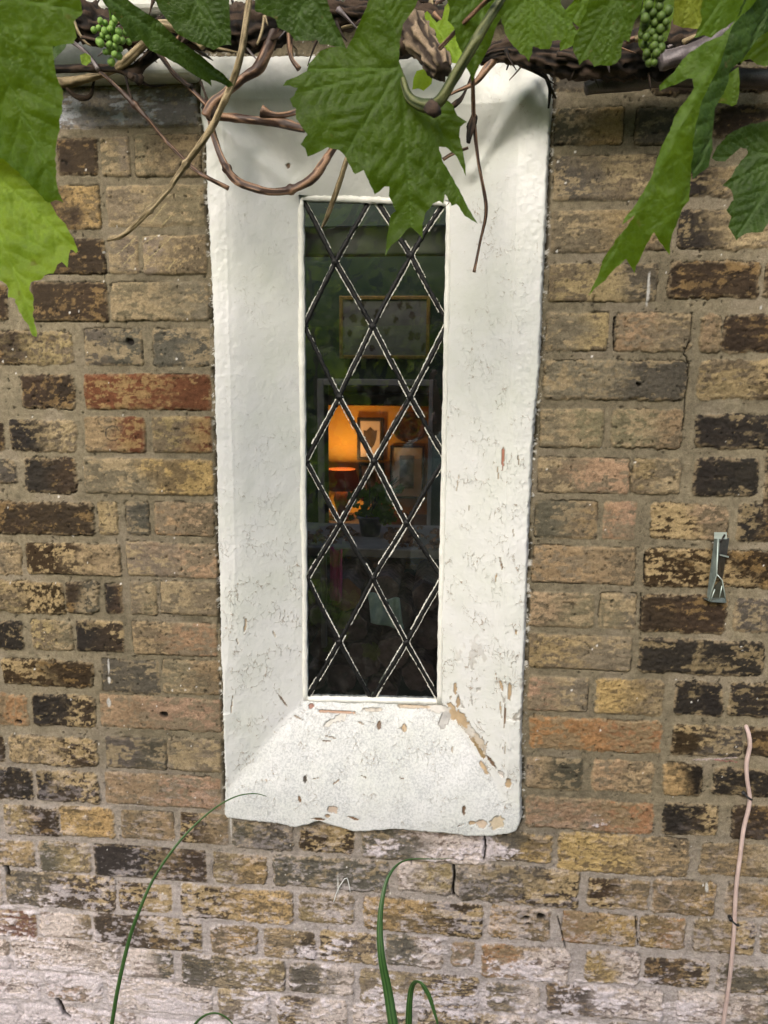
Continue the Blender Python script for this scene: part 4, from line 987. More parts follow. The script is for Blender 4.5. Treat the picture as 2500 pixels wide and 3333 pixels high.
C1('cane', z2([(400, 572), (450, 590), (520, 590), (640, 560)]), -.105, [.009, .005, .004, .004], M_BARKR)
C1('cane', z2([(110, 600), (150, 530), (200, 490), (300, 405), (380, 350), (430, 250), (470, 130)]), -.11, [.008, .0075, .0065, .0065, .0085, .0085, .009], M_BARKR)
C1('node', z2([(100, 540), (135, 560), (150, 610)]), -.105, [.008, .012, .009], M_BARKD, lumps=.4)
C1('cane', z1([(200, 430), (300, 415), (500, 411), (700, 412), (800, 432), (850, 385), (950, 310)]), -.09, [.006, .006, .0058, .0058, .010, .008, .007], M_BARKD)
C1('node', z1([(790, 440), (830, 470), (815, 500)]), -.09, [.009, .010, .006], M_BARKD, lumps=.4)
C1('tendril', z1([(850, 490), (890, 512), (940, 518), (1000, 508)]), -.06, [.003, .0018, .0015, .001], M_BARKD)
C1('cane', z1([(250, 480), (400, 495), (520, 470), (640, 440), (740, 380), (880, 250)]), [-.05, -.05, -.06, -.07, -.10, -.12], [.007, .0075, .006, .004, .0065, .0065], M_BARKT)
C1('cane', z1([(410, 235), (500, 300), (560, 370), (590, 420)]), -.11, [.003, .003, .0035, .004], M_BARKG)
C1('tendril', z1([(440, 110), (470, 190), (510, 250), (545, 275)]), -.13, [.0022, .002, .0016, .001], M_BARKT)
C1('cane', z1([(970, 330), (1040, 440), (1110, 500), (1170, 560), (1240, 630)]), -.11, [.003, .003, .0035, .0035, .0035], M_BARKR)
C1('cane', z1([(940, 300), (1010, 400), (1100, 490), (1150, 520)]), -.115, [.0035, .003, .0025, .0035], M_BARKD)
C1('tendril', z1([(1205, 490), (1230, 560), (1245, 620)]), -.10, [.002, .0018, .0035], M_BARKD)
C1('tendril', z1([(755, 455), (770, 530), (790, 600)]), -.09, [.0022, .002, .003], M_BARKD)
C1('dry_leaf_scrap', z1([(400, 530), (450, 575), (500, 590), (545, 570), (560, 500), (575, 460)]), -.05, [.002, .004, .0045, .003, .0018, .0015], M_BARKD)
C1('cane', z2([(1478, 320), (1484, 450), (1490, 620), (1512, 830), (1552, 1072), (1520, 1250), (1490, 1400)]), [-.20, -.18, -.16, -.15, -.14, -.13, -.13], [.0024, .0028, .003, .0022, .0026, .0018, .0024], M_BARKR, label='thin brown shoot hanging straight down before the right reveal', knots=(.46,))
C1('node', z2([(1492, 590), (1480, 640), (1472, 680), (1460, 735)]), -.16, [.004, .0065, .0045, .003], M_BARKD, lumps=.4)
C1('cane', z2([(842, 800), (790, 960), (740, 1100), (708, 1172)]), [-.12, -.09, -.07, -.06], [.0038, .0042, .0036, .002], M_BARKT, label='short tan cane end crossing the top of the glass')
C1('cane', z2([(1760, 120), (1660, 215), (1570, 330), (1500, 420), (1400, 470), (1350, 495)]), -.10, [.008, .0075, .006, .004, .0022, .0018], M_BARKR)
C1('cane', z2([(1500, 330), (1440, 480), (1400, 530), (1340, 570)]), -.07, [.002, .002, .0045, .002], M_BARKD)
C1('cane', z2([(1460, 760), (1380, 790), (1330, 820)]), -.09, [.002, .0025, .0028], M_BARKR)
C1('old_spur', zC([(850, 190), (900, 180), (930, 230), (980, 300), (1040, 370), (1090, 430), (1120, 480)]), [-.24, -.25, -.26, -.27, -.28, -.29, -.30], [.010, .017, .018, .016, .013, .016, .011], mat_bark('gnarled_brown_bark', (.03, .018, .010), (.26, .19, .12), .85), lumps=.34, label='gnarled pale brown spur hanging in front of the young leaf', n=28, step=.002)
C1('old_spur', zC([(840, 300), (880, 340), (890, 370)]), -.25, [.016, .017, .01], M_BARKD, lumps=.4, n=12)
C1('cane', zC([(1500, -60), (1380, 40), (1240, 180), (1100, 330)]), [-.42, -.40, -.38, -.36], [.0024] * 4, M_BARKR, lumps=.05)
C1('leaf_stalk', zC([(1560, -60), (1450, 100), (1330, 300), (1200, 520), (1100, 680), (1010, 715), (900, 660), (850, 520), (838, 462)]), [-.40, -.40, -.40, -.395, -.39, -.385, -.38, -.372, -.366], [.0045, .005, .0055, .0055, .0060, .0075, .0050, .0032, .0014], mat_bark('green_brown_stalk', (.035, .05, .012), (.11, .12, .035), .6), lumps=.08, n=12)
C1('node', zC([(1020, 700), (1060, 740), (1080, 780)]), -.40, [.0065, .0085, .0055], M_BARKD, lumps=.5)
C1('tendril', z3([(240, 360), (290, 410), (330, 470), (350, 530), (348, 590), (342, 650)]), -.05, [.0035, .0032, .003, .0028, .0022, .0015], M_BARKD)
C1('tendril', z3([(330, 470), (360, 540), (385, 590)]), -.05, [.0025, .0022, .0018], M_BARKD)
C1('tendril', z3([(150, 330), (110, 370), (90, 420)]), -.07, [.0022, .0018, .001], M_BARKD); C1('tendril', z3([(150, 335), (190, 370), (210, 415)]), -.07, [.0018, .0014, .0008], M_BARKD)
C1('tendril', z3([(330, 410), (310, 400), (350, 385)]), -.06, .0012, M_BARKD)
C1('cane', z2([(540, 150), (542, 230), (552, 300), (590, 355)]), -.15, [.0045, .004, .003, .004], M_BARKR)
C1('tendril', z2([(412, 80), (400, 160), (375, 230)]), -.18, [.0018, .0022, .0015], M_BARKT); C1('tendril', z2([(415, 80), (430, 130)]), -.18, [.0018, .0012], M_BARKT)
C1('cane', zB([(780, 120), (850, 130), (940, 175), (1000, 230)]), -.14, [.006, .007, .0065, .005], M_BARKT)
rr_ = random.Random(77)
for i in range(120):      # shaggy fibres, roots and broken twigs along the trunks
    left = i % 4 != 0
    x = rr_.uniform(210, 1480) if left else rr_.uniform(1620, 2400); y = rr_.uniform(-20, 165) if left else rr_.uniform(120, 250)
    a = rr_.uniform(-1.2, 1.2) + (math.pi / 2 if rr_.random() < .5 else 0); L = rr_.uniform(30, 130); d = rr_.uniform(-.16, -.04)
    if left and y > 120 and 950 < x: continue
    pts = [(x, y), (x + .5 * L * math.cos(a) + rr_.uniform(-10, 10), y + .5 * L * math.sin(a) + rr_.uniform(-10, 10)), (x + L * math.cos(a), min(y + L * math.sin(a), 215 if left else 300))]
    C1('fibre', pts, d, [rr_.uniform(.0012, .0045), rr_.uniform(.0012, .003), .0006], rr_.choice((M_BARKD, M_BARKD, M_BARKG, M_BARKT, M_BARKR)), n=6, step=.006)

def leaf(pts, P0px, d0, tilt, mat, root, tips, label=None, tooth=3.2, cup=.0, fold=None, res=.0032, name='leaf', pock=1.0, side=True):
    """outline in picture pixels laid on a tilted plane at its own distance; tips = ends of the main veins"""
    P0 = un(P0px[0], P0px[1], d0); n = np.array((tilt[0], -1.0, tilt[1])); n /= np.linalg.norm(n)
    u = np.cross(np.array((0, 0, 1.)), n); u /= np.linalg.norm(u); v = np.cross(n, u)
    # toothed edge
    out = []; m = len(pts); rt = random.Random(int(abs(P0px[0]) * 7 + P0px[1]))
    for i in range(m):
        a = np.array(pts[i], float); b = np.array(pts[(i + 1) % m], float); L = np.linalg.norm(b - a); k_ = max(1, int(round(L / 26)))
        nr = np.array((b[1] - a[1], a[0] - b[0])) / (L + 1e-9)
        for j in range(k_):
            p = a + (b - a) * j / k_
            out.append(p)
            if L > 18 and tooth: out.append(a + (b - a) * (j + .5 + rt.uniform(-.12, .2)) / k_ + nr * tooth * rt.uniform(-1.1, 1.3))
    uv = []
    for p in out:
        q = unp(p[0], p[1], P0, n) - P0; uv.append((q @ u, q @ v))
    uv = np.array(uv)
    def toUV(p): q = unp(p[0], p[1], P0, n) - P0; return np.array((q @ u, q @ v))
    r0 = toUV(root); T = [toUV(t) for t in tips]
    a, b = uv.min(0), uv.max(0)
    span = max(b - a); res = max(res, span / 75)
    gx, gy = np.meshgrid(np.arange(a[0], b[0], res), np.arange(a[1], b[1], res * .87)); gx[::2] += res / 2
    G = np.stack([gx.ravel(), gy.ravel()], -1); sdv = poly_sd(uv, G[:, 0], G[:, 1]); G = G[sdv > res * .45]
    allp = [Vector(p) for p in uv] + [Vector(p) for p in G]; k_ = len(uv)
    vs, es, fs, _, _, _ = delaunay_2d_cdt(allp, [(i, (i + 1) % k_) for i in range(k_)], [], 1, 1e-6)
    Q = np.array([tuple(p) for p in vs])
    segs_ = [(r0, t, 1.0) for t in T]
    if side:
        for t in T:
            d = t - r0; L = np.linalg.norm(d); d = d / L; nr = np.array((-d[1], d[0])); s_ = .012; sg = 1; q_ = .16
            while q_ < .9:
                base = r0 + d * L * q_; ln = L * .42 * (1 - q_ * .7)
                for sg in (-1, 1):
                    e_ = base + (d * .72 + nr * sg * .7) * ln; segs_.append((base, e_, .45))
                q_ += .13
    vein = np.zeros(len(Q)); mainD = np.full(len(Q), 9.0)
    for s0_, e_, w_ in segs_:
        d = e_ - s0_; t = np.clip(((Q - s0_) @ d) / (d @ d), 0, 1); D = np.linalg.norm(Q - s0_ - t[:, None] * d, axis=1)
        wd = (.0018 if w_ == 1 else .0010) * (1 - .6 * t) + res * .22
        vein = np.maximum(vein, w_ * np.exp(-(D / wd) ** 2)); mainD = np.minimum(mainD, D / (1 if w_ == 1 else .6))
    rad_ = np.linalg.norm(Q - r0, axis=1)
    sc_ = span
    h = .15 * sc_ * pock * (np.clip(mainD / sc_, 0, .12) - .03) * 1.0
    h = h + .045 * sc_ * (fbm(Q[:, 0] * 2.2 / sc_ + 5, Q[:, 1] * 2.2 / sc_, 3 + k_, 3) - .5) * 2 * pock
    h = h + .016 * sc_ * (fbm(Q[:, 0] * 14 / sc_ + 5, Q[:, 1] * 14 / sc_, 31 + k_, 3) - .5) * 2
    h = h - cup * rad_ ** 2 / sc_
    if fold is not None:
        fa, fb_, amt = toUV(fold[0]), toUV(fold[1]), fold[2]; d = (fb_ - fa) / np.linalg.norm(fb_ - fa); nr = np.array((-d[1], d[0])); D = np.abs((Q - fa) @ nr); h = h - amt * D
    W = P0 + Q[:, :1] * u + Q[:, 1:] * v + h[:, None] * n
    # keep the outline where it is seen: slide each point along its own ray is not done; the bulge is real relief
    me = mesh_vf(name, W, [tuple(f) for f in fs], {'vein': vein})
    return tag(link(name, me, mat, vine), label)

LF = leaf
# big out of focus leaf on the far left, and the one under it
LF(z1([(-500, -300), (0, -260), (300, -200), (430, -60), (445, 40), (400, 110), (420, 200), (410, 240), (275, 255), (300, 420), (345, 560), (350, 640), (330, 800), (320, 900), (335, 1060), (350, 1130), (385, 1215), (340, 1200), (290, 1215), (150, 1080), (0, 950), (-250, 900), (-600, 700), (-800, 200)]),
   (100, 300), -.50, (.15, -.25), M_LEAFM, z1([(-250, -100)])[0], z1([(385, 1215), (440, 40), (300, 420), (-300, 880)]), 'largest green leaf hanging at the left edge', pock=1.0, fold=(z1([(-250, -100)])[0], z1([(385, 1215)])[0], .22))
LF(z1([(290, 1190), (340, 1290), (380, 1330), (420, 1400), (460, 1500), (450, 1515), (415, 1490), (410, 1560), (410, 1610), (370, 1570), (345, 1590), (320, 1640), (290, 1640), (250, 1670), (180, 1690), (175, 1740), (195, 1790), (185, 1870), (200, 1950), (215, 2020), (190, 2010), (150, 1930), (110, 1870), (85, 1790), (40, 1780), (25, 1700), (0, 1680), (-200, 1650), (-450, 1400), (-500, 1000), (-200, 850), (60, 900)]),
   (100, 750), -.47, (.1, .15), M_LEAFL, z1([(-200, 880)])[0], z1([(205, 1980), (440, 1480), (-300, 1500)]), 'bright yellow green leaf tip below the largest leaf', pock=1.0)
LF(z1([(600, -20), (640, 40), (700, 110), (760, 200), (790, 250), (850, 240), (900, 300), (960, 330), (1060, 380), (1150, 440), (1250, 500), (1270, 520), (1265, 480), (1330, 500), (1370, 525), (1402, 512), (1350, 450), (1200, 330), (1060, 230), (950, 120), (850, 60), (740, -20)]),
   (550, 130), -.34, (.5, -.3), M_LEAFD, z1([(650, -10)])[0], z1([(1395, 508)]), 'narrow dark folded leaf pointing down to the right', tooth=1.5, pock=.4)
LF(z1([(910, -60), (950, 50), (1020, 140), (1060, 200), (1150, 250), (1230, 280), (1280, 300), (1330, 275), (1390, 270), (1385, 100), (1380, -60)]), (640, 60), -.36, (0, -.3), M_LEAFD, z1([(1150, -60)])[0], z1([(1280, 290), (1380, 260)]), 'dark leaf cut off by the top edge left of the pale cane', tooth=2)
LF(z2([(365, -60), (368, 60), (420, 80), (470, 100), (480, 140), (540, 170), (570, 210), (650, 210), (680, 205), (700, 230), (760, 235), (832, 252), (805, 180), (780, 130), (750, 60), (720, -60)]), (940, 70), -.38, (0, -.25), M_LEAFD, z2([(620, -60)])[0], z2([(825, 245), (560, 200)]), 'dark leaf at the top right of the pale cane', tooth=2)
# the main leaf before the glass
E_ = z2([(965, -60), (940, 50), (880, 170), (835, 250), (800, 235), (750, 240), (700, 262), (640, 330), (632, 370), (590, 395), (530, 425), (515, 455), (550, 450), (588, 460), (570, 500), (550, 520), (565, 560), (580, 565), (582, 620), (610, 660), (640, 700), (625, 720), (605, 750), (628, 770), (640, 812), (690, 790), (740, 762), (800, 778), (835, 815), (870, 890), (882, 900), (925, 880), (955, 950), (980, 1003), (1005, 985), (1030, 960), (1055, 962),
         (1052, 1010), (1075, 1060), (1090, 1085), (1060, 1110), (1045, 1200), (1033, 1322), (1060, 1270), (1110, 1225), (1145, 1180), (1165, 1168), (1190, 1190), (1225, 1230), (1225, 1150), (1245, 1090), (1280, 1050), (1310, 1035), (1332, 1050), (1340, 1000), (1375, 1060), (1400, 1050), (1440, 1110), (1508, 1155), (1460, 1070), (1440, 1030), (1390, 930), (1350, 860), (1325, 820), (1310, 755), (1345, 755), (1400, 800), (1440, 885), (1450, 905), (1445, 840), (1432, 770), (1415, 700), (1420, 650), (1455, 625),
         (1405, 590), (1385, 540), (1330, 490), (1290, 530), (1240, 540), (1180, 500), (1130, 400), (1105, 320), (1112, 200), (1125, 130), (1180, 60), (1235, -60)])
LF(E_, (1250, 380), -.37, (.05, -.12), M_LEAF, z2([(1112, 350)])[0], z2([(640, 470), (1170, 1170), (1445, 860), (760, 900), (1030, -40), (1480, 1120), (600, 360)]), 'large toothed leaf hanging in front of the top of the glass', tooth=1.6, res=.0022)
LF(z2([(1205, 100), (1250, 50), (1275, 80), (1300, 110), (1325, 95), (1340, 30), (1380, -10), (1425, 0), (1430, 60), (1410, 200), (1440, 210), (1445, 300), (1400, 335), (1350, 325), (1290, 280), (1250, 200), (1212, 140)]), (1430, 100), -.22, (.2, .2), M_LEAFL, z2([(1400, 320)])[0], z2([(1250, 60), (1400, 10), (1430, 200)]), 'bright young leaf behind the gnarled spur', tooth=1.5)
LF(z2([(1172, 462), (1180, 400), (1195, 365), (1250, 350), (1280, 372), (1272, 432), (1230, 466), (1200, 455)]), (1375, 260), -.2, (0, .2), M_LEAFL, z2([(1230, 350)])[0], z2([(1200, 460)]), 'small bright leaf piece under the gnarled spur', tooth=1)
LF(zA([(230, -60), (0, -60), (-90, -60), (-60, 40), (-70, 110), (-40, 150), (-30, 220), (5, 290), (20, 350), (45, 395), (60, 442), (90, 375), (130, 300), (165, 230), (190, 150), (212, 110), (240, 20)]), (1530, 100), -.38, (.3, -.2), M_LEAF, zA([(120, -50)])[0], zA([(60, 430), (-60, 120)]), 'olive leaf whose tip points down beside the thin hanging shoot', tooth=1.6)
LF(zA([(215, -60), (200, 40), (220, 120), (250, 200), (285, 250), (300, 262), (320, 290), (345, 300), (368, 332), (385, 290), (388, 250), (430, 265), (480, 266), (492, 225), (540, 222), (590, 200), (632, 172), (600, 120), (570, 70), (545, 30), (530, -60)]), (1720, 90), -.40, (-.1, -.2), M_LEAFM, zA([(380, -50)])[0], zA([(365, 325), (625, 172), (230, 130)]), 'broad mid green leaf over the top right corner of the window', tooth=2)
LF(zA([(660, -60), (560, 60), (590, 110), (640, 150), (600, 190), (560, 200), (535, 230), (540, 272), (575, 262), (610, 240), (640, 170), (690, 60), (720, -60)]), (1860, 80), -.28, (.2, -.2), M_LEAFM, zA([(680, -50)])[0], zA([(545, 262)]), 'paler leaf sliver between two broad leaves', tooth=1.5)
LF(zA([(700, -60), (680, 60), (650, 110), (640, 160), (618, 190), (605, 260), (620, 300), (640, 352), (660, 330), (690, 320), (720, 362), (760, 350), (800, 357), (840, 342), (865, 310), (870, 250), (880, 215), (910, 226), (920, 180), (935, 130), (965, 80), (1000, -60)]), (1960, 100), -.36, (-.1, -.25), M_LEAF, zA([(840, -50)])[0], zA([(640, 345), (780, 350), (910, 215)]), 'hanging leaf with square toothed end above the grey limb', tooth=2.5)
LF(zA([(990, -60), (975, 100), (955, 180), (960, 250), (1000, 300), (1030, 316), (1060, 262), (1110, 222), (1130, 160), (1150, 60), (1150, -60)]), (2130, 80), -.33, (0, -.1), M_LEAFM, zA([(1060, -50)])[0], zA([(1030, 310)]), 'leaf behind the shaded grape cluster', tooth=2)
LF(zA([(1140, -60), (1138, 60), (1145, 130), (1200, 150), (1290, 157), (1305, 110), (1315, 40), (1340, -60)]), (2240, 40), -.26, (0, -.3), mat_leaf('yellowing_vine_leaf', (.08, .10, .008), (.14, .17, .015), .3, (.35, .4, .02)), zA([(1240, -50)])[0], zA([(1200, 150), (1290, 150)]), 'yellowing leaf near the top right corner', tooth=1.5)
LF(zA([(1320, -60), (1290, 60), (1300, 110), (1280, 160), (1258, 205), (1310, 190), (1350, 205), (1390, 170), (1430, 150), (1490, 100), (1560, -60)]), (2340, 60), -.40, (.2, -.3), M_LEAFM, zA([(1440, -50)])[0], zA([(1262, 200), (1350, 195)]), 'greyish green leaf next to the yellowing one', tooth=2)
# long folded leaf on the right: pale half and shaded half
LF(z3([(1560, -60), (1500, 70), (1440, 150), (1380, 215), (1290, 240), (1200, 290), (1140, 350), (1100, 410), (1050, 450), (1005, 490), (1010, 520), (1050, 505), (1110, 490), (1170, 465), (1205, 465), (1215, 520), (1180, 580), (1130, 640), (1090, 720), (1060, 800), (1010, 900), (985, 980), (960, 1060), (920, 1130), (880, 1200), (840, 1260), (795, 1315), (785, 1345), (860, 1290), (820, 1350), (740, 1440), (720, 1480), (690, 1520), (660, 1570), (640, 1640), (600, 1720), (575, 1775), (630, 1720), (680, 1680), (720, 1630), (765, 1590), (805, 1550),
       (830, 1590), (855, 1637), (865, 1590), (885, 1560), (930, 1460), (975, 1390), (1010, 1450), (1070, 1522), (1075, 1450), (1085, 1400), (1110, 1350), (1150, 1240), (1192, 1190), (1195, 1080), (1205, 980), (1225, 850), (1245, 720), (1290, 600), (1340, 480), (1400, 330), (1450, 170), (1640, -60)]),
   (2250, 500), -.44, (-.25, -.1), M_LEAFM, z3([(1540, -40)])[0], z3([(590, 1760), (1020, 500), (1065, 1500), (790, 1330)]), 'long jagged leaf slanting down to a point on the right', tooth=1.8, pock=1.1, fold=(z3([(1540, -40)])[0], z3([(640, 1680)])[0], .35), res=.0026)
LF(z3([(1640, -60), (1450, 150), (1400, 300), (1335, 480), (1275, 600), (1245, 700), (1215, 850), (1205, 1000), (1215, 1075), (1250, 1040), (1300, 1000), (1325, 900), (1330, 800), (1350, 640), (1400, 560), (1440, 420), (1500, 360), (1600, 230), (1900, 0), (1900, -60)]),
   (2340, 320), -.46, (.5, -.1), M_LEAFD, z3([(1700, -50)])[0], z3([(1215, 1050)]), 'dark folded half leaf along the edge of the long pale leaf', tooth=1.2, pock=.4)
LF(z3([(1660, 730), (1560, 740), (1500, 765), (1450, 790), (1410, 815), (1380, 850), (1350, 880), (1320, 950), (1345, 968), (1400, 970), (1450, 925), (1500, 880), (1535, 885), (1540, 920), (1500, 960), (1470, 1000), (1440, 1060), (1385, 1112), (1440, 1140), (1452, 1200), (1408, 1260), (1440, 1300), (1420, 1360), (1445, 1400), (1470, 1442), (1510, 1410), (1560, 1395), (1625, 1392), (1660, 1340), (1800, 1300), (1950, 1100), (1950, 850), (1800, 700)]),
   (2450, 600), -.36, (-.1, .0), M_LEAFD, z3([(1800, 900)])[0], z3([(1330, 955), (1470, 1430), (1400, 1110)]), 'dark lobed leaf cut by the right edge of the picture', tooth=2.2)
LF(zA([(1800, 60), (1659, 80), (1600, 120), (1575, 160), (1560, 200), (1530, 270), (1508, 345), (1535, 325), (1565, 318), (1600, 350), (1640, 362), (1680, 345), (1800, 330)]), (2480, 150), -.42, (-.2, -.2), M_LEAFM, zA([(1780, 120)])[0], zA([(1515, 335), (1640, 355)]), 'leaf touching the right edge above the dark lobed one', tooth=2)
LF(zA([(1560, -60), (1500, 60), (1470, 130), (1520, 200), (1600, 140), (1720, 120), (1800, -60)]), (2470, 40), -.37, (0, -.3), M_LEAFD, zA([(1700, -50)])[0], zA([(1500, 180)]), 'shaded leaf in the top right corner', tooth=2)
LF(zA([(1500, 360), (1506, 450), (1500, 520), (1490, 562), (1465, 574), (1430, 560), (1400, 555), (1368, 562), (1385, 510), (1400, 480), (1440, 400)]), (2380, 290), -.30, (.1, 0), M_LEAFM, zA([(1480, 360)])[0], zA([(1465, 570)]), 'small leaf end behind the long slanting leaf', tooth=1.5)
LF(z1([(275, 250), (410, 240), (395, 290), (340, 340), (300, 400)]), (180, 160), -.40, (0, 0), M_LEAFD, z1([(340, 250)])[0], z1([(300, 380)]), 'dark scrap of leaf under the largest leaf', tooth=0)
LF(z1([(480, 330), (510, 318), (545, 335), (548, 370), (520, 395), (490, 385)]), (280, 195), -.14, (0, 0), M_LEAFL, z1([(515, 330)])[0], z1([(515, 390)]), 'tiny round bright leaf by the left ledge', tooth=1)
# leaves of the canopy just above the picture, one mass
mb = MB(); rc = random.Random(31)
for i in range(75):
    x = rc.uniform(-1.5, 1.3); y = rc.uniform(-.45, -.03); z = rc.uniform(2.34, 2.56) + .25 * (y + .3)
    add_leaf(mb, (x, y, z), rc.uniform(.045, .085), (rc.uniform(-.5, .5), rc.uniform(-1, .1), rc.uniform(.2, 1)), (rc.uniform(-.5, .5), rc.uniform(-.6, 0), -1), i, .25, rc)
cano = mb.build('upper_foliage', M_LEAFM, vine, True); cano['kind'] = 'stuff'; set_attr(cano.data, 'vein', np.zeros(len(cano.data.vertices)))
for i in range(7):
    x = -1.4 + .42 * i; mb = MB(); pts = catmull([(x, -.1, 2.3), (x + .05, -.25, 2.42), (x + .2, -.4, 2.48), (x + .35, -.6, 2.45)], .03); mb.tube(pts, [.004] * len(pts), 6)
    o = mb.build('cane', M_BARKT, vine, True); set_attr(o.data, 'streak', np.full(len(o.data.vertices), .5))

# grapes
def mat_grape(name, a, b):
    m, nt, out = new_mat(name); p = N(nt, 'ShaderNodeBsdfPrincipled'); f = noise(nt, 200, 3)
    nt.links.new(ramp(nt, f, [(.3, a), (.7, b)]), p.inputs[0]); p.inputs['Roughness'].default_value = .62; p.inputs['Subsurface Weight'].default_value = .3; p.inputs['Subsurface Radius'].default_value = (.003, .004, .001); p.inputs['Subsurface Scale'].default_value = 1
    nt.links.new(p.outputs[0], out.inputs[0]); return m
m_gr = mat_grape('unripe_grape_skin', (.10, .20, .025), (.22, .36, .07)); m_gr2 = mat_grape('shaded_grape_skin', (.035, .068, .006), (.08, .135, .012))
def bunch(cx, cy, d, rx, ry, n, r, mat, label, seed):
    """a cluster hanging from the vine: stalk, and one child per berry"""
    rg = random.Random(seed); c = un(cx, cy, d); s_ = (d - CAM[1]) / FPX
    b = empty('grape_cluster', tuple(c), label); b.parent = vine; b.location = Vector(c) - vine.location
    bm = bmesh.new(); bmesh.ops.create_uvsphere(bm, u_segments=14, v_segments=10, radius=r); me = bpy.data.meshes.new('grape'); bm.to_mesh(me); bm.free(); me.materials.append(mat)
    me.polygons.foreach_set('use_smooth', [True] * len(me.polygons))
    P = []; tries = 0
    while len(P) < n and tries < 9000:
        tries += 1; a = rg.uniform(-1, 1); h = rg.uniform(-1, 1); w_ = 1 - .35 * (h < 0) * abs(h)
        p = Vector((a * rx * s_ * w_, rg.uniform(-.6, .6) * rx * s_, h * ry * s_))
        if (a ** 2 + h ** 2) > 1.05: continue
        if all((p - q).length > r * 1.55 for q in P): P.append(p)
    for p in P:
        o = bpy.data.objects.new('grape', me); COL.objects.link(o); o.parent = b; o.location = p; k_ = rg.uniform(.72, 1.05); o.scale = (k_, k_, k_ * rg.uniform(1.0, 1.18))
    mb = MB(); mb.tube([c + np.array((0, 0, ry * s_ * 1.5)), c + np.array((.002, 0, 0)), c - np.array((0, 0, ry * s_ * .8))], [.0018, .0014, .0008], 6)
    # stalk in the cluster's own frame
    me2 = mesh_vf('stalk', [tuple(np.array(v) - c) for v in mb.V], mb.F); me2.materials.append(M_LEAFM); o = bpy.data.objects.new('stalk', me2); COL.objects.link(o); o.parent = b; set_attr(me2, 'vein', np.zeros(len(me2.vertices)))
bunch(362, 125, -.22, 46, 62, 34, .0050, m_gr, 'small cluster of bright green unripe grapes beside the left ledge', 3)
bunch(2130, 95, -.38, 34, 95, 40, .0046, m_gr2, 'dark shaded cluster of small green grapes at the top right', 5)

# ================================================================== LONG GRASS BLADES
def mat_blade():
    m, nt, out = new_mat('green_strap_leaf'); p = N(nt, 'ShaderNodeBsdfPrincipled'); s = attr(nt, 'streak', True)
    nt.links.new(ramp(nt, s, [(.2, (.022, .07, .018)), (.8, (.10, .21, .055))]), p.inputs[0]); p.inputs['Roughness'].default_value = .4
    t = N(nt, 'ShaderNodeBsdfTranslucent'); t.inputs[0].default_value = (.10, .25, .04, 1); mx = N(nt, 'ShaderNodeMixShader'); mx.inputs[0].default_value = .25
    nt.links.new(p.outputs[0], mx.inputs[1]); nt.links.new(t.outputs[0], mx.inputs[2]); nt.links.new(mx.outputs[0], out.inputs[0]); return m
M_BLADE = mat_blade()
def blade(pts, dep, wid, label, twist=0.0):
    m = len(pts); W = [np.append(un(x, y, d), w_) for (x, y), d, w_ in zip(pts, dep, wid)]
    # carry the blade on down to the soil
    p0 = W[0].copy(); dd = (W[0] - W[1])[:3]; dd /= abs(dd[2]) + 1e-9; hh = p0[2] + .11; sl = np.clip(dd[:2], -.35, .35)
    W = [np.array((p0[0] + sl[0] * hh * .35, p0[1] + sl[1] * hh * .35, -.11, p0[3] * .8)), np.array((p0[0] + sl[0] * hh * .28, p0[1] + sl[1] * hh * .28, p0[2] - hh * .5, p0[3])), np.array((p0[0] + sl[0] * .06, p0[1] + sl[1] * .06, p0[2] - .06, p0[3]))] + W
    C_ = catmull(W, .006); V = []; F = []; S = []; n = 9
    for i, c in enumerate(C_):
        t = C_[min(i + 1, len(C_) - 1)][:3] - C_[max(i - 1, 0)][:3]; t /= np.linalg.norm(t) + 1e-9
        vw = c[:3] - CAM; vw = np.array((vw[0] * .3, 1.0, 0)); sdv = np.cross(t, vw); sdv /= np.linalg.norm(sdv) + 1e-9; up_ = np.cross(sdv, t)
        for j in range(n):
            f = j / (n - 1) * 2 - 1; V.append(c[:3] + sdv * f * max(c[3], .0003) / 2 + up_ * (abs(f) ** 1.5) * c[3] * .22 * (1)); S.append(.5 + .35 * math.cos(j * 2.4) + random.uniform(-.06, .06) - (.3 if j == n // 2 else 0))
    for i in range(len(C_) - 1):
        for j in range(n - 1): F.append((i * n + j, i * n + j + 1, (i + 1) * n + j + 1, (i + 1) * n + j))
    o = link('grass_blade', mesh_vf('grass_blade', V, F, {'streak': np.array(S)}), M_BLADE)
    so = o.modifiers.new('thick', 'SOLIDIFY'); so.thickness = .0004
    return tag(o, label, 'grass blade', 'long grass blades rising in front of the wall')
blade([(362, 3345), (385, 3210), (420, 3060), (455, 2960), (500, 2860), (560, 2770), (625, 2695), (700, 2630), (770, 2592), (830, 2583), (868, 2592)], [-.20, -.19, -.17, -.16, -.14, -.12, -.10, -.08, -.07, -.06, -.055],
      [.0064, .0064, .0060, .0052, .0042, .0040, .0034, .0028, .0022, .0016, .0006], 'long thin blade arching from bottom left up to the sill corner')
blade([(1280, 3345), (1262, 3230), (1242, 3120), (1236, 3020), (1244, 2930), (1262, 2860), (1295, 2815), (1340, 2797), (1420, 2796), (1475, 2793)], [-.22, -.20, -.19, -.17, -.15, -.13, -.11, -.09, -.08, -.07],
      [.0165, .0150, .0120, .0098, .0070, .0054, .0042, .0028, .0012, .0005], 'broad striped blade curving over below the middle of the sill')
blade([(1330, 3345), (1332, 3280), (1338, 3225), (1350, 3200), (1370, 3203), (1395, 3240), (1412, 3290), (1424, 3330), (1432, 3375)], [-.20, -.20, -.20, -.21, -.225, -.23, -.235, -.24, -.24],
      [.0105, .0100, .0085, .0075, .0075, .0070, .0050, .0030, .0008], 'short blade bent sharply over at the bottom centre')
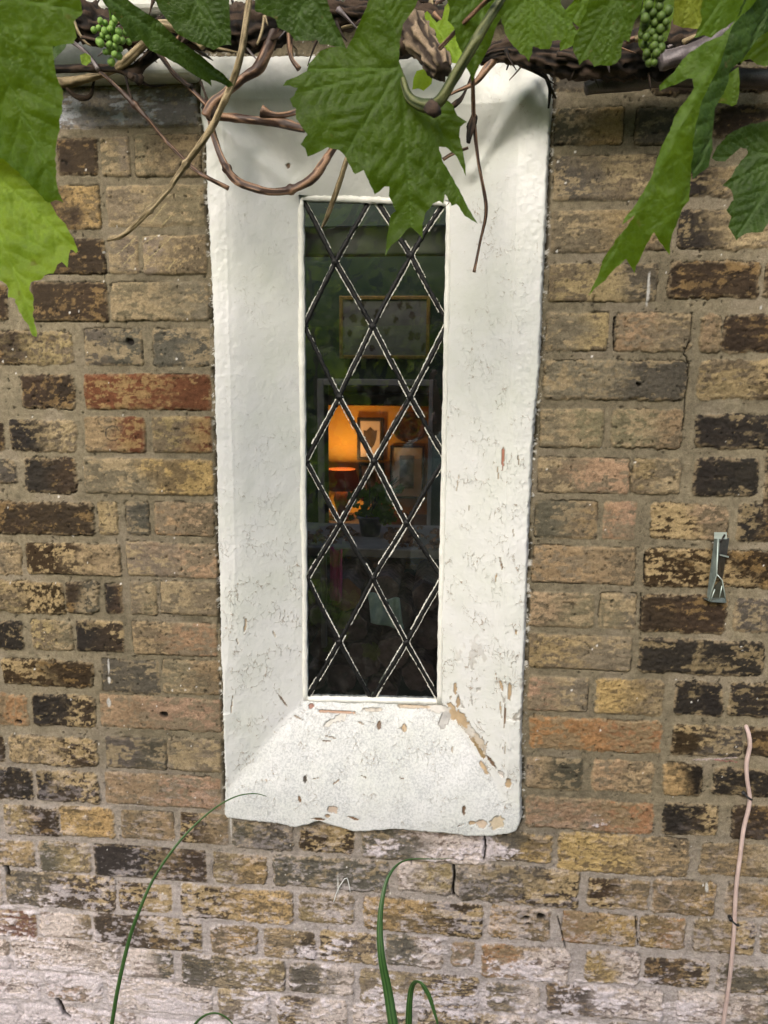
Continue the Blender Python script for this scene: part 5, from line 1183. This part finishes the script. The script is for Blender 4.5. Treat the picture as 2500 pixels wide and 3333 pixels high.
blade([(600, 3420), (625, 3350), (660, 3310), (700, 3298), (735, 3312), (765, 3345), (785, 3400)], [-.20] * 7, [.005, .0045, .004, .0036, .003, .002, .0006], 'low arching blade just entering at the bottom left of centre')
m_th = simple('white_thread', (.7, .7, .68), None, 20, .6)
mb = MB(); T_ = catmull([un(*p, -.002) for p in ((1086, 2935), (1100, 2895), (1122, 2860), (1130, 2858), (1138, 2890), (1140, 2905))], .004); mb.tube(T_, [.0009] * len(T_), 6)
tag(mb.build('loose_thread', m_th, None, True), 'bent white thread stuck to the bricks under the sill', 'thread')

# ================================================================== GARDEN BEHIND THE CAMERA (seen in the glass)
m_ground = simple('garden_soil_and_turf', (.035, .045, .02), (.09, .08, .05), 3, .95, .01)
mb = MB(); mb.add([(-60, -80, -.12), (60, -80, -.12), (60, .0, -.12), (-60, .0, -.12)], [(0, 1, 2, 3)]); o = mb.build('ground', m_ground); o['kind'] = 'structure'
def tree(name, x, y, h, rad, zc, mat, label, n=1500, seed=0, cat='tree'):
    r_ = random.Random(seed); t = empty(name, (x, y, -.12), label, cat)
    mb = MB(); top = zc + rad * .3
    P = catmull([(x, y, -.12), (x + r_.uniform(-.1, .1), y, zc * .5), (x + r_.uniform(-.2, .2), y + r_.uniform(-.2, .2), top)], .2); mb.tube(P, [max(.02, .11 * (1 - .8 * i / len(P))) for i in range(len(P))], 8)
    for k_ in range(7):
        a = r_.uniform(0, 6.28); z0 = r_.uniform(zc * .6, zc); mb.tube([(x, y, z0), (x + .5 * rad * math.cos(a), y + .5 * rad * math.sin(a), z0 + .35 * rad), (x + .85 * rad * math.cos(a), y + .85 * rad * math.sin(a), z0 + .6 * rad)], [.045, .03, .012], 6)
    o = mb.build('trunk', M_BARKD, t, True); set_attr(o.data, 'streak', np.full(len(o.data.vertices), .4))
    mb = MB(); cl = [(r_.gauss(0, .5), r_.gauss(0, .5), r_.gauss(0, .5)) for _ in range(22)]
    for i in range(n):
        c = cl[i % 22]; q = [c[k_] * rad + r_.gauss(0, .2) * rad for k_ in range(3)]
        s_ = r_.uniform(.05, .12); nn = Vector((r_.uniform(-1, 1), r_.uniform(-1, 1), r_.uniform(-.2, 1))).normalized(); u_ = nn.orthogonal().normalized(); v_ = nn.cross(u_); p = Vector((x + q[0], y + q[1], max(.0, zc + q[2] * h)))
        mb.add([p - u_ * s_, p - v_ * s_ * .6, p + u_ * s_, p + v_ * s_ * .6], [(0, 1, 2, 3)])
    o = mb.build('crown', mat, t, False); set_attr(o.data, 'vein', np.zeros(len(o.data.vertices)))
mb = MB(); rh = random.Random(12)  # unseen hedge added to keep bright sky out of the reflections
for i in range(9000):
    x = rh.uniform(-14, 14); z = rh.uniform(-.1, 6.3) ; y = -10.5 + rh.gauss(0, .35) + .5 * math.sin(x * 1.3) * math.sin(z * 1.1); s_ = rh.uniform(.10, .24)
    if z > 5.2 + .7 * math.sin(x * .9) + .4 * math.sin(x * 2.3): continue
    nn = Vector((rh.uniform(-.8, .8), rh.uniform(.1, 1), rh.uniform(-.1, 1))).normalized(); u_ = nn.orthogonal().normalized(); v_ = nn.cross(u_); p = Vector((x, y, z)); mb.add([p - u_ * s_, p - v_ * s_ * .6, p + u_ * s_, p + v_ * s_ * .6], [(0, 1, 2, 3)])
hg = empty('sky_screen_hedge', (0, -10.5, -.12), 'added tall green hedge screening the bright sky from the glass', 'hedge')
o = mb.build('foliage', M_LEAFD, hg); set_attr(o.data, 'vein', np.zeros(len(o.data.vertices)))
mb = MB(); mb.box((-14, -11.6, -.12), (14, -11.0, 4.6)); o = mb.build('sky_screen_core', M_LEAFD, hg); set_attr(o.data, 'vein', np.zeros(len(o.data.vertices)))  # solid box added so no sky shows between the hedge leaves
for i, a in enumerate(((-3.2, -4.6, 1.0, 1.3, 1.6, M_LEAFM, 'mid green bushy shrub behind the photographer on the left'), (-1.3, -5.6, 1.2, 1.4, 2.3, M_LEAFL, 'pale green small tree left of the lawn'), (.9, -5.2, 1.1, 1.3, 1.8, M_LEAFM, 'rounded green tree straight across the garden'),
                       (3.0, -5.0, 1.2, 1.4, 2.0, M_LEAFD, 'dark green tree on the right of the garden'), (2.0, -3.4, .8, .7, .6, M_LEAFD, 'low dark bush near the path'), (-2.2, -3.2, .8, .6, .5, M_LEAF, 'low green bush close to the photographer'), (0.2, -8.0, 1.5, 2.0, 3.4, M_LEAFD, 'tall dark tree at the end of the garden'))):
    tree('garden_tree', a[0], a[1], a[2], a[3], a[4], a[5], a[6], 1500, i + 1)

# bright climber added out of view left of the camera, for its reflection
t = empty('reflection_climber', (-.60, -1.75, -.12), 'added bright green climber on a stake, placed to reflect in the glass', 'plant'); mb = MB(); rq = random.Random(8)
mb.tube([(-.60, -1.75, -.12), (-.57, -1.72, 1.1), (-.60, -1.7, 2.3)], [.012, .010, .006], 8); o = mb.build('reflection_climber_stake', M_BARKT, t, True); set_attr(o.data, 'streak', np.full(len(o.data.vertices), .5)); mb = MB()
for i in range(90):
    z = rq.uniform(.5, 2.3); add_leaf(mb, (-.59 + rq.gauss(0, .10), -1.68 + rq.gauss(0, .08), z), rq.uniform(.035, .065), (rq.uniform(-.5, .5), 1, rq.uniform(.5, 1.6)), (rq.uniform(-.5, .5), 0, -1), i, .25, rq)
o = mb.build('foliage', mat_leaf('bright_climber_leaf', (.16, .30, .02), (.26, .42, .04), .5, (.65, .90, .08)), t, True); set_attr(o.data, 'vein', np.zeros(len(o.data.vertices)))

# the photographer, met only as a reflection in the glass
m_skin = simple('skin', (.42, .24, .17), (.5, .3, .22), 30, .5)
m_shirt = simple('grey_green_shirt', (.50, .62, .56), (.64, .76, .70), 40, .85, .004)
m_trous = simple('dark_trousers', (.02, .022, .03), (.035, .037, .045), 60, .9)
m_hair = simple('short_brown_hair', (.03, .02, .012), (.06, .04, .025), 90, .7)
per = empty('person', (.02, -1.72, -.12), 'person in a loose grey green shirt holding a phone up towards the window', 'person')
def skin(name, J, E, mat, sub=2):
    me = bpy.data.meshes.new(name); me.from_pydata([tuple(j[:3]) for j in J], E, [])
    o = link(name, me, mat, per, False); sk = o.modifiers.new('skin', 'SKIN'); sk.use_smooth_shade = True
    for v, j in zip(me.skin_vertices[0].data, J): v.radius = (j[3], j[4] if len(j) > 4 else j[3])
    me.skin_vertices[0].data[0].use_root = True
    s_ = o.modifiers.new('sub', 'SUBSURF'); s_.levels = sub; s_.render_levels = sub; return o
px, py = .03, -1.78; G0 = -.12
body = [(px, py, .84, .15, .11), (px, py, 1.0, .13, .10), (px, py, 1.18, .15, .11), (px, py, 1.32, .16, .10), (px, py + .01, 1.42, .055), (px, py + .03, 1.50, .05),
        (px - .17, py, 1.34, .055), (px - .24, py + .18, 1.17, .044), (px - .10, py + .40, 1.50, .03), (px + .17, py, 1.34, .055), (px + .24, py + .18, 1.17, .044), (px + .08, py + .40, 1.50, .03),
        (px - .09, py, .78, .09), (px - .10, py + .02, .40, .06), (px - .10, py, -.04, .042), (px - .10, py + .13, -.08, .04), (px + .09, py, .78, .09), (px + .10, py + .02, .40, .06), (px + .10, py, -.04, .042), (px + .10, py + .13, -.08, .04)]
skin('body', body, [(0, 1), (1, 2), (2, 3), (3, 4), (4, 5), (3, 6), (6, 7), (7, 8), (3, 9), (9, 10), (10, 11), (0, 12), (12, 13), (13, 14), (14, 15), (0, 16), (16, 17), (17, 18), (18, 19)], m_skin)
# head
bm = bmesh.new(); bmesh.ops.create_uvsphere(bm, u_segments=32, v_segments=24, radius=1)
for v in bm.verts:
    x, y, z = v.co; x *= .075 * (1 - .18 * max(0, -z)); z2_ = z * .115; y *= .095
    if y > .03: y += .020 * math.exp(-((x / .014) ** 2 + ((z2_ + .012) / .028) ** 2)) - .008 * (math.exp(-(((abs(x) - .03) / .014) ** 2 + ((z2_ - .012) / .012) ** 2))) + .005 * math.exp(-((x / .025) ** 2 + ((z2_ + .052) / .008) ** 2)) + .006 * math.exp(-((x / .02) ** 2 + ((z2_ + .09) / .018) ** 2))
    v.co = (px + x, py + .05 + y, 1.585 + z2_)
for sx_ in (-1, 1):
    r_ = bmesh.ops.create_uvsphere(bm, u_segments=10, v_segments=8, radius=1)
    for v in r_['verts']: v.co = (px + sx_ * .076 + v.co.x * .008, py + .045 + v.co.y * .016, 1.585 + v.co.z * .03)
me = bpy.data.meshes.new('head'); bm.to_mesh(me); bm.free(); link('head', me, m_skin, per)
bm = bmesh.new(); bmesh.ops.create_uvsphere(bm, u_segments=28, v_segments=18, radius=1); bmesh.ops.delete(bm, geom=[v for v in bm.verts if v.co.z < -.25 or (v.co.y > .35 and v.co.z < .55)], context='VERTS')
for v in bm.verts: v.co = (px + v.co.x * .082, py + .045 + v.co.y * .103, 1.592 + v.co.z * .118 + random.uniform(-.002, .002))
me = bpy.data.meshes.new('hair'); bm.to_mesh(me); bm.free(); link('hair', me, m_hair, per)
for sx_ in (-1, 1):
    hd = empty('eye', (0, 0, 0)); bpy.data.objects.remove(hd)
    mb = MB(); mb.lathe([(0, -.009), (.007, -.006), (.010, 0), (.007, .006), (0, .009)], (px + sx_ * .029, py + .05 + .083, 1.597), 12); mb.build('eye', simple('eye_white_and_iris', (.5, .5, .48), (.05, .04, .03), 90, .2), per, True)
# shirt: lofted torso with creased folds and open hem, plus sleeves in one mesh
mb = MB(); n = 40; prof_ = [(.80, .215, .165), (.86, .21, .16), (1.0, .195, .15), (1.15, .19, .145), (1.28, .20, .14), (1.36, .185, .115), (1.405, .10, .08), (1.42, .07, .068)]
V = []; F = []
for k_, (z, rx, ry) in enumerate(prof_):
    for i in range(n):
        a = 2 * math.pi * i / n; f = 1 + .05 * math.sin(5 * a + z * 9) * (1.5 - z) + .02 * math.sin(11 * a - z * 22)
        V.append((px + rx * f * math.cos(a), py + ry * f * math.sin(a), z + (.03 * math.cos(a) ** 2 if k_ == 0 else 0)))
for k_ in range(len(prof_) - 1):
    for i in range(n): F.append((k_ * n + i, k_ * n + (i + 1) % n, (k_ + 1) * n + (i + 1) % n, (k_ + 1) * n + i))
mb.add(V, F)
for sx_ in (-1, 1):
    ex = (.10 if sx_ < 0 else .08)
    P = catmull([(px + sx_ * .12, py, 1.34), (px + sx_ * .19, py + .03, 1.30), (px + sx_ * .24, py + .17, 1.17), (px + sx_ * (.20), py + .25, 1.27), (px + sx_ * .15, py + .31, 1.37)], .02); m_ = len(P)
    mb.tube(P, [.078 - .028 * i / m_ + .005 * math.sin(i * 1.7) for i in range(m_)], 16, False)
sh = mb.build('shirt', m_shirt, per, True); so = sh.modifiers.new('cloth', 'SOLIDIFY'); so.thickness = .004
mb = MB()
for i in range(5): c = (px, py + .150 - .004 * i, .92 + .09 * i); mb.cyl((c[0], c[1], c[2]), (c[0], c[1] + .008, c[2]), .006, 12)
mb.build('buttons', m_cream, per, True)
mb = MB()
for sx_ in (-1, 1):
    mb.tube([(px + sx_ * .07, py, .90), (px + sx_ * .10, py, .76), (px + sx_ * .10, py + .02, .40), (px + sx_ * .10, py, -.02)], [.12, .115, .085, .075], 18)
mb.build('trousers', m_trous, per, True)
mb = MB()
for sx_ in (-1, 1):
    mb.box((px + sx_ * .10 - .045, py - .07, G0), (px + sx_ * .10 + .045, py + .19, G0 + .08))
mb.build('shoes', m_black, per, False, .02)
# hands around the phone
for sx_ in (-1, 1):
    hx = px + sx_ * .075 - (.0 if sx_ > 0 else 0); hx = sx_ * .088; hy = CAM[1] - .055; hz = 1.60
    w0 = (px + (.08 if sx_ > 0 else -.10), py + .40, 1.50)
    J = [w0 + (.024,), ((w0[0] + hx) / 2 + sx_ * .01, (w0[1] + hy) / 2, 1.55, .026), (hx, hy, hz, .024, .016)]; E_2 = [(0, 1), (1, 2)]
    for fi in range(4):
        b_ = len(J); dz = .028 - .019 * fi; ln = (.030, .034, .032, .025)[fi]
        J += [(hx + sx_ * .006, hy + .014, hz + dz + .012, .0085), (hx + sx_ * .002, hy + .014 + ln * .6, hz + dz + .02, .0078), (hx - sx_ * .014, hy + .014 + ln * .75, hz + dz + .024, .0068)]
        E_2 += [(2, b_), (b_, b_ + 1), (b_ + 1, b_ + 2)]
    b_ = len(J); J += [(hx - sx_ * .004, hy - .012, hz + .0, .011), (hx - sx_ * .018, hy - .010, hz + .022, .009), (hx - sx_ * .030, hy - .004, hz + .036, .0078)]; E_2 += [(2, b_), (b_, b_ + 1), (b_ + 1, b_ + 2)]
    skin('hand', J, E_2, m_skin, 2)
mb = MB(); mb.box((-.074, CAM[1] - .034, 1.60), (.074, CAM[1] - .026, 1.675)); ph = mb.build('smartphone', m_black, None, False, .003)
tag(ph, 'black phone held level in both hands of the photographer', 'phone')
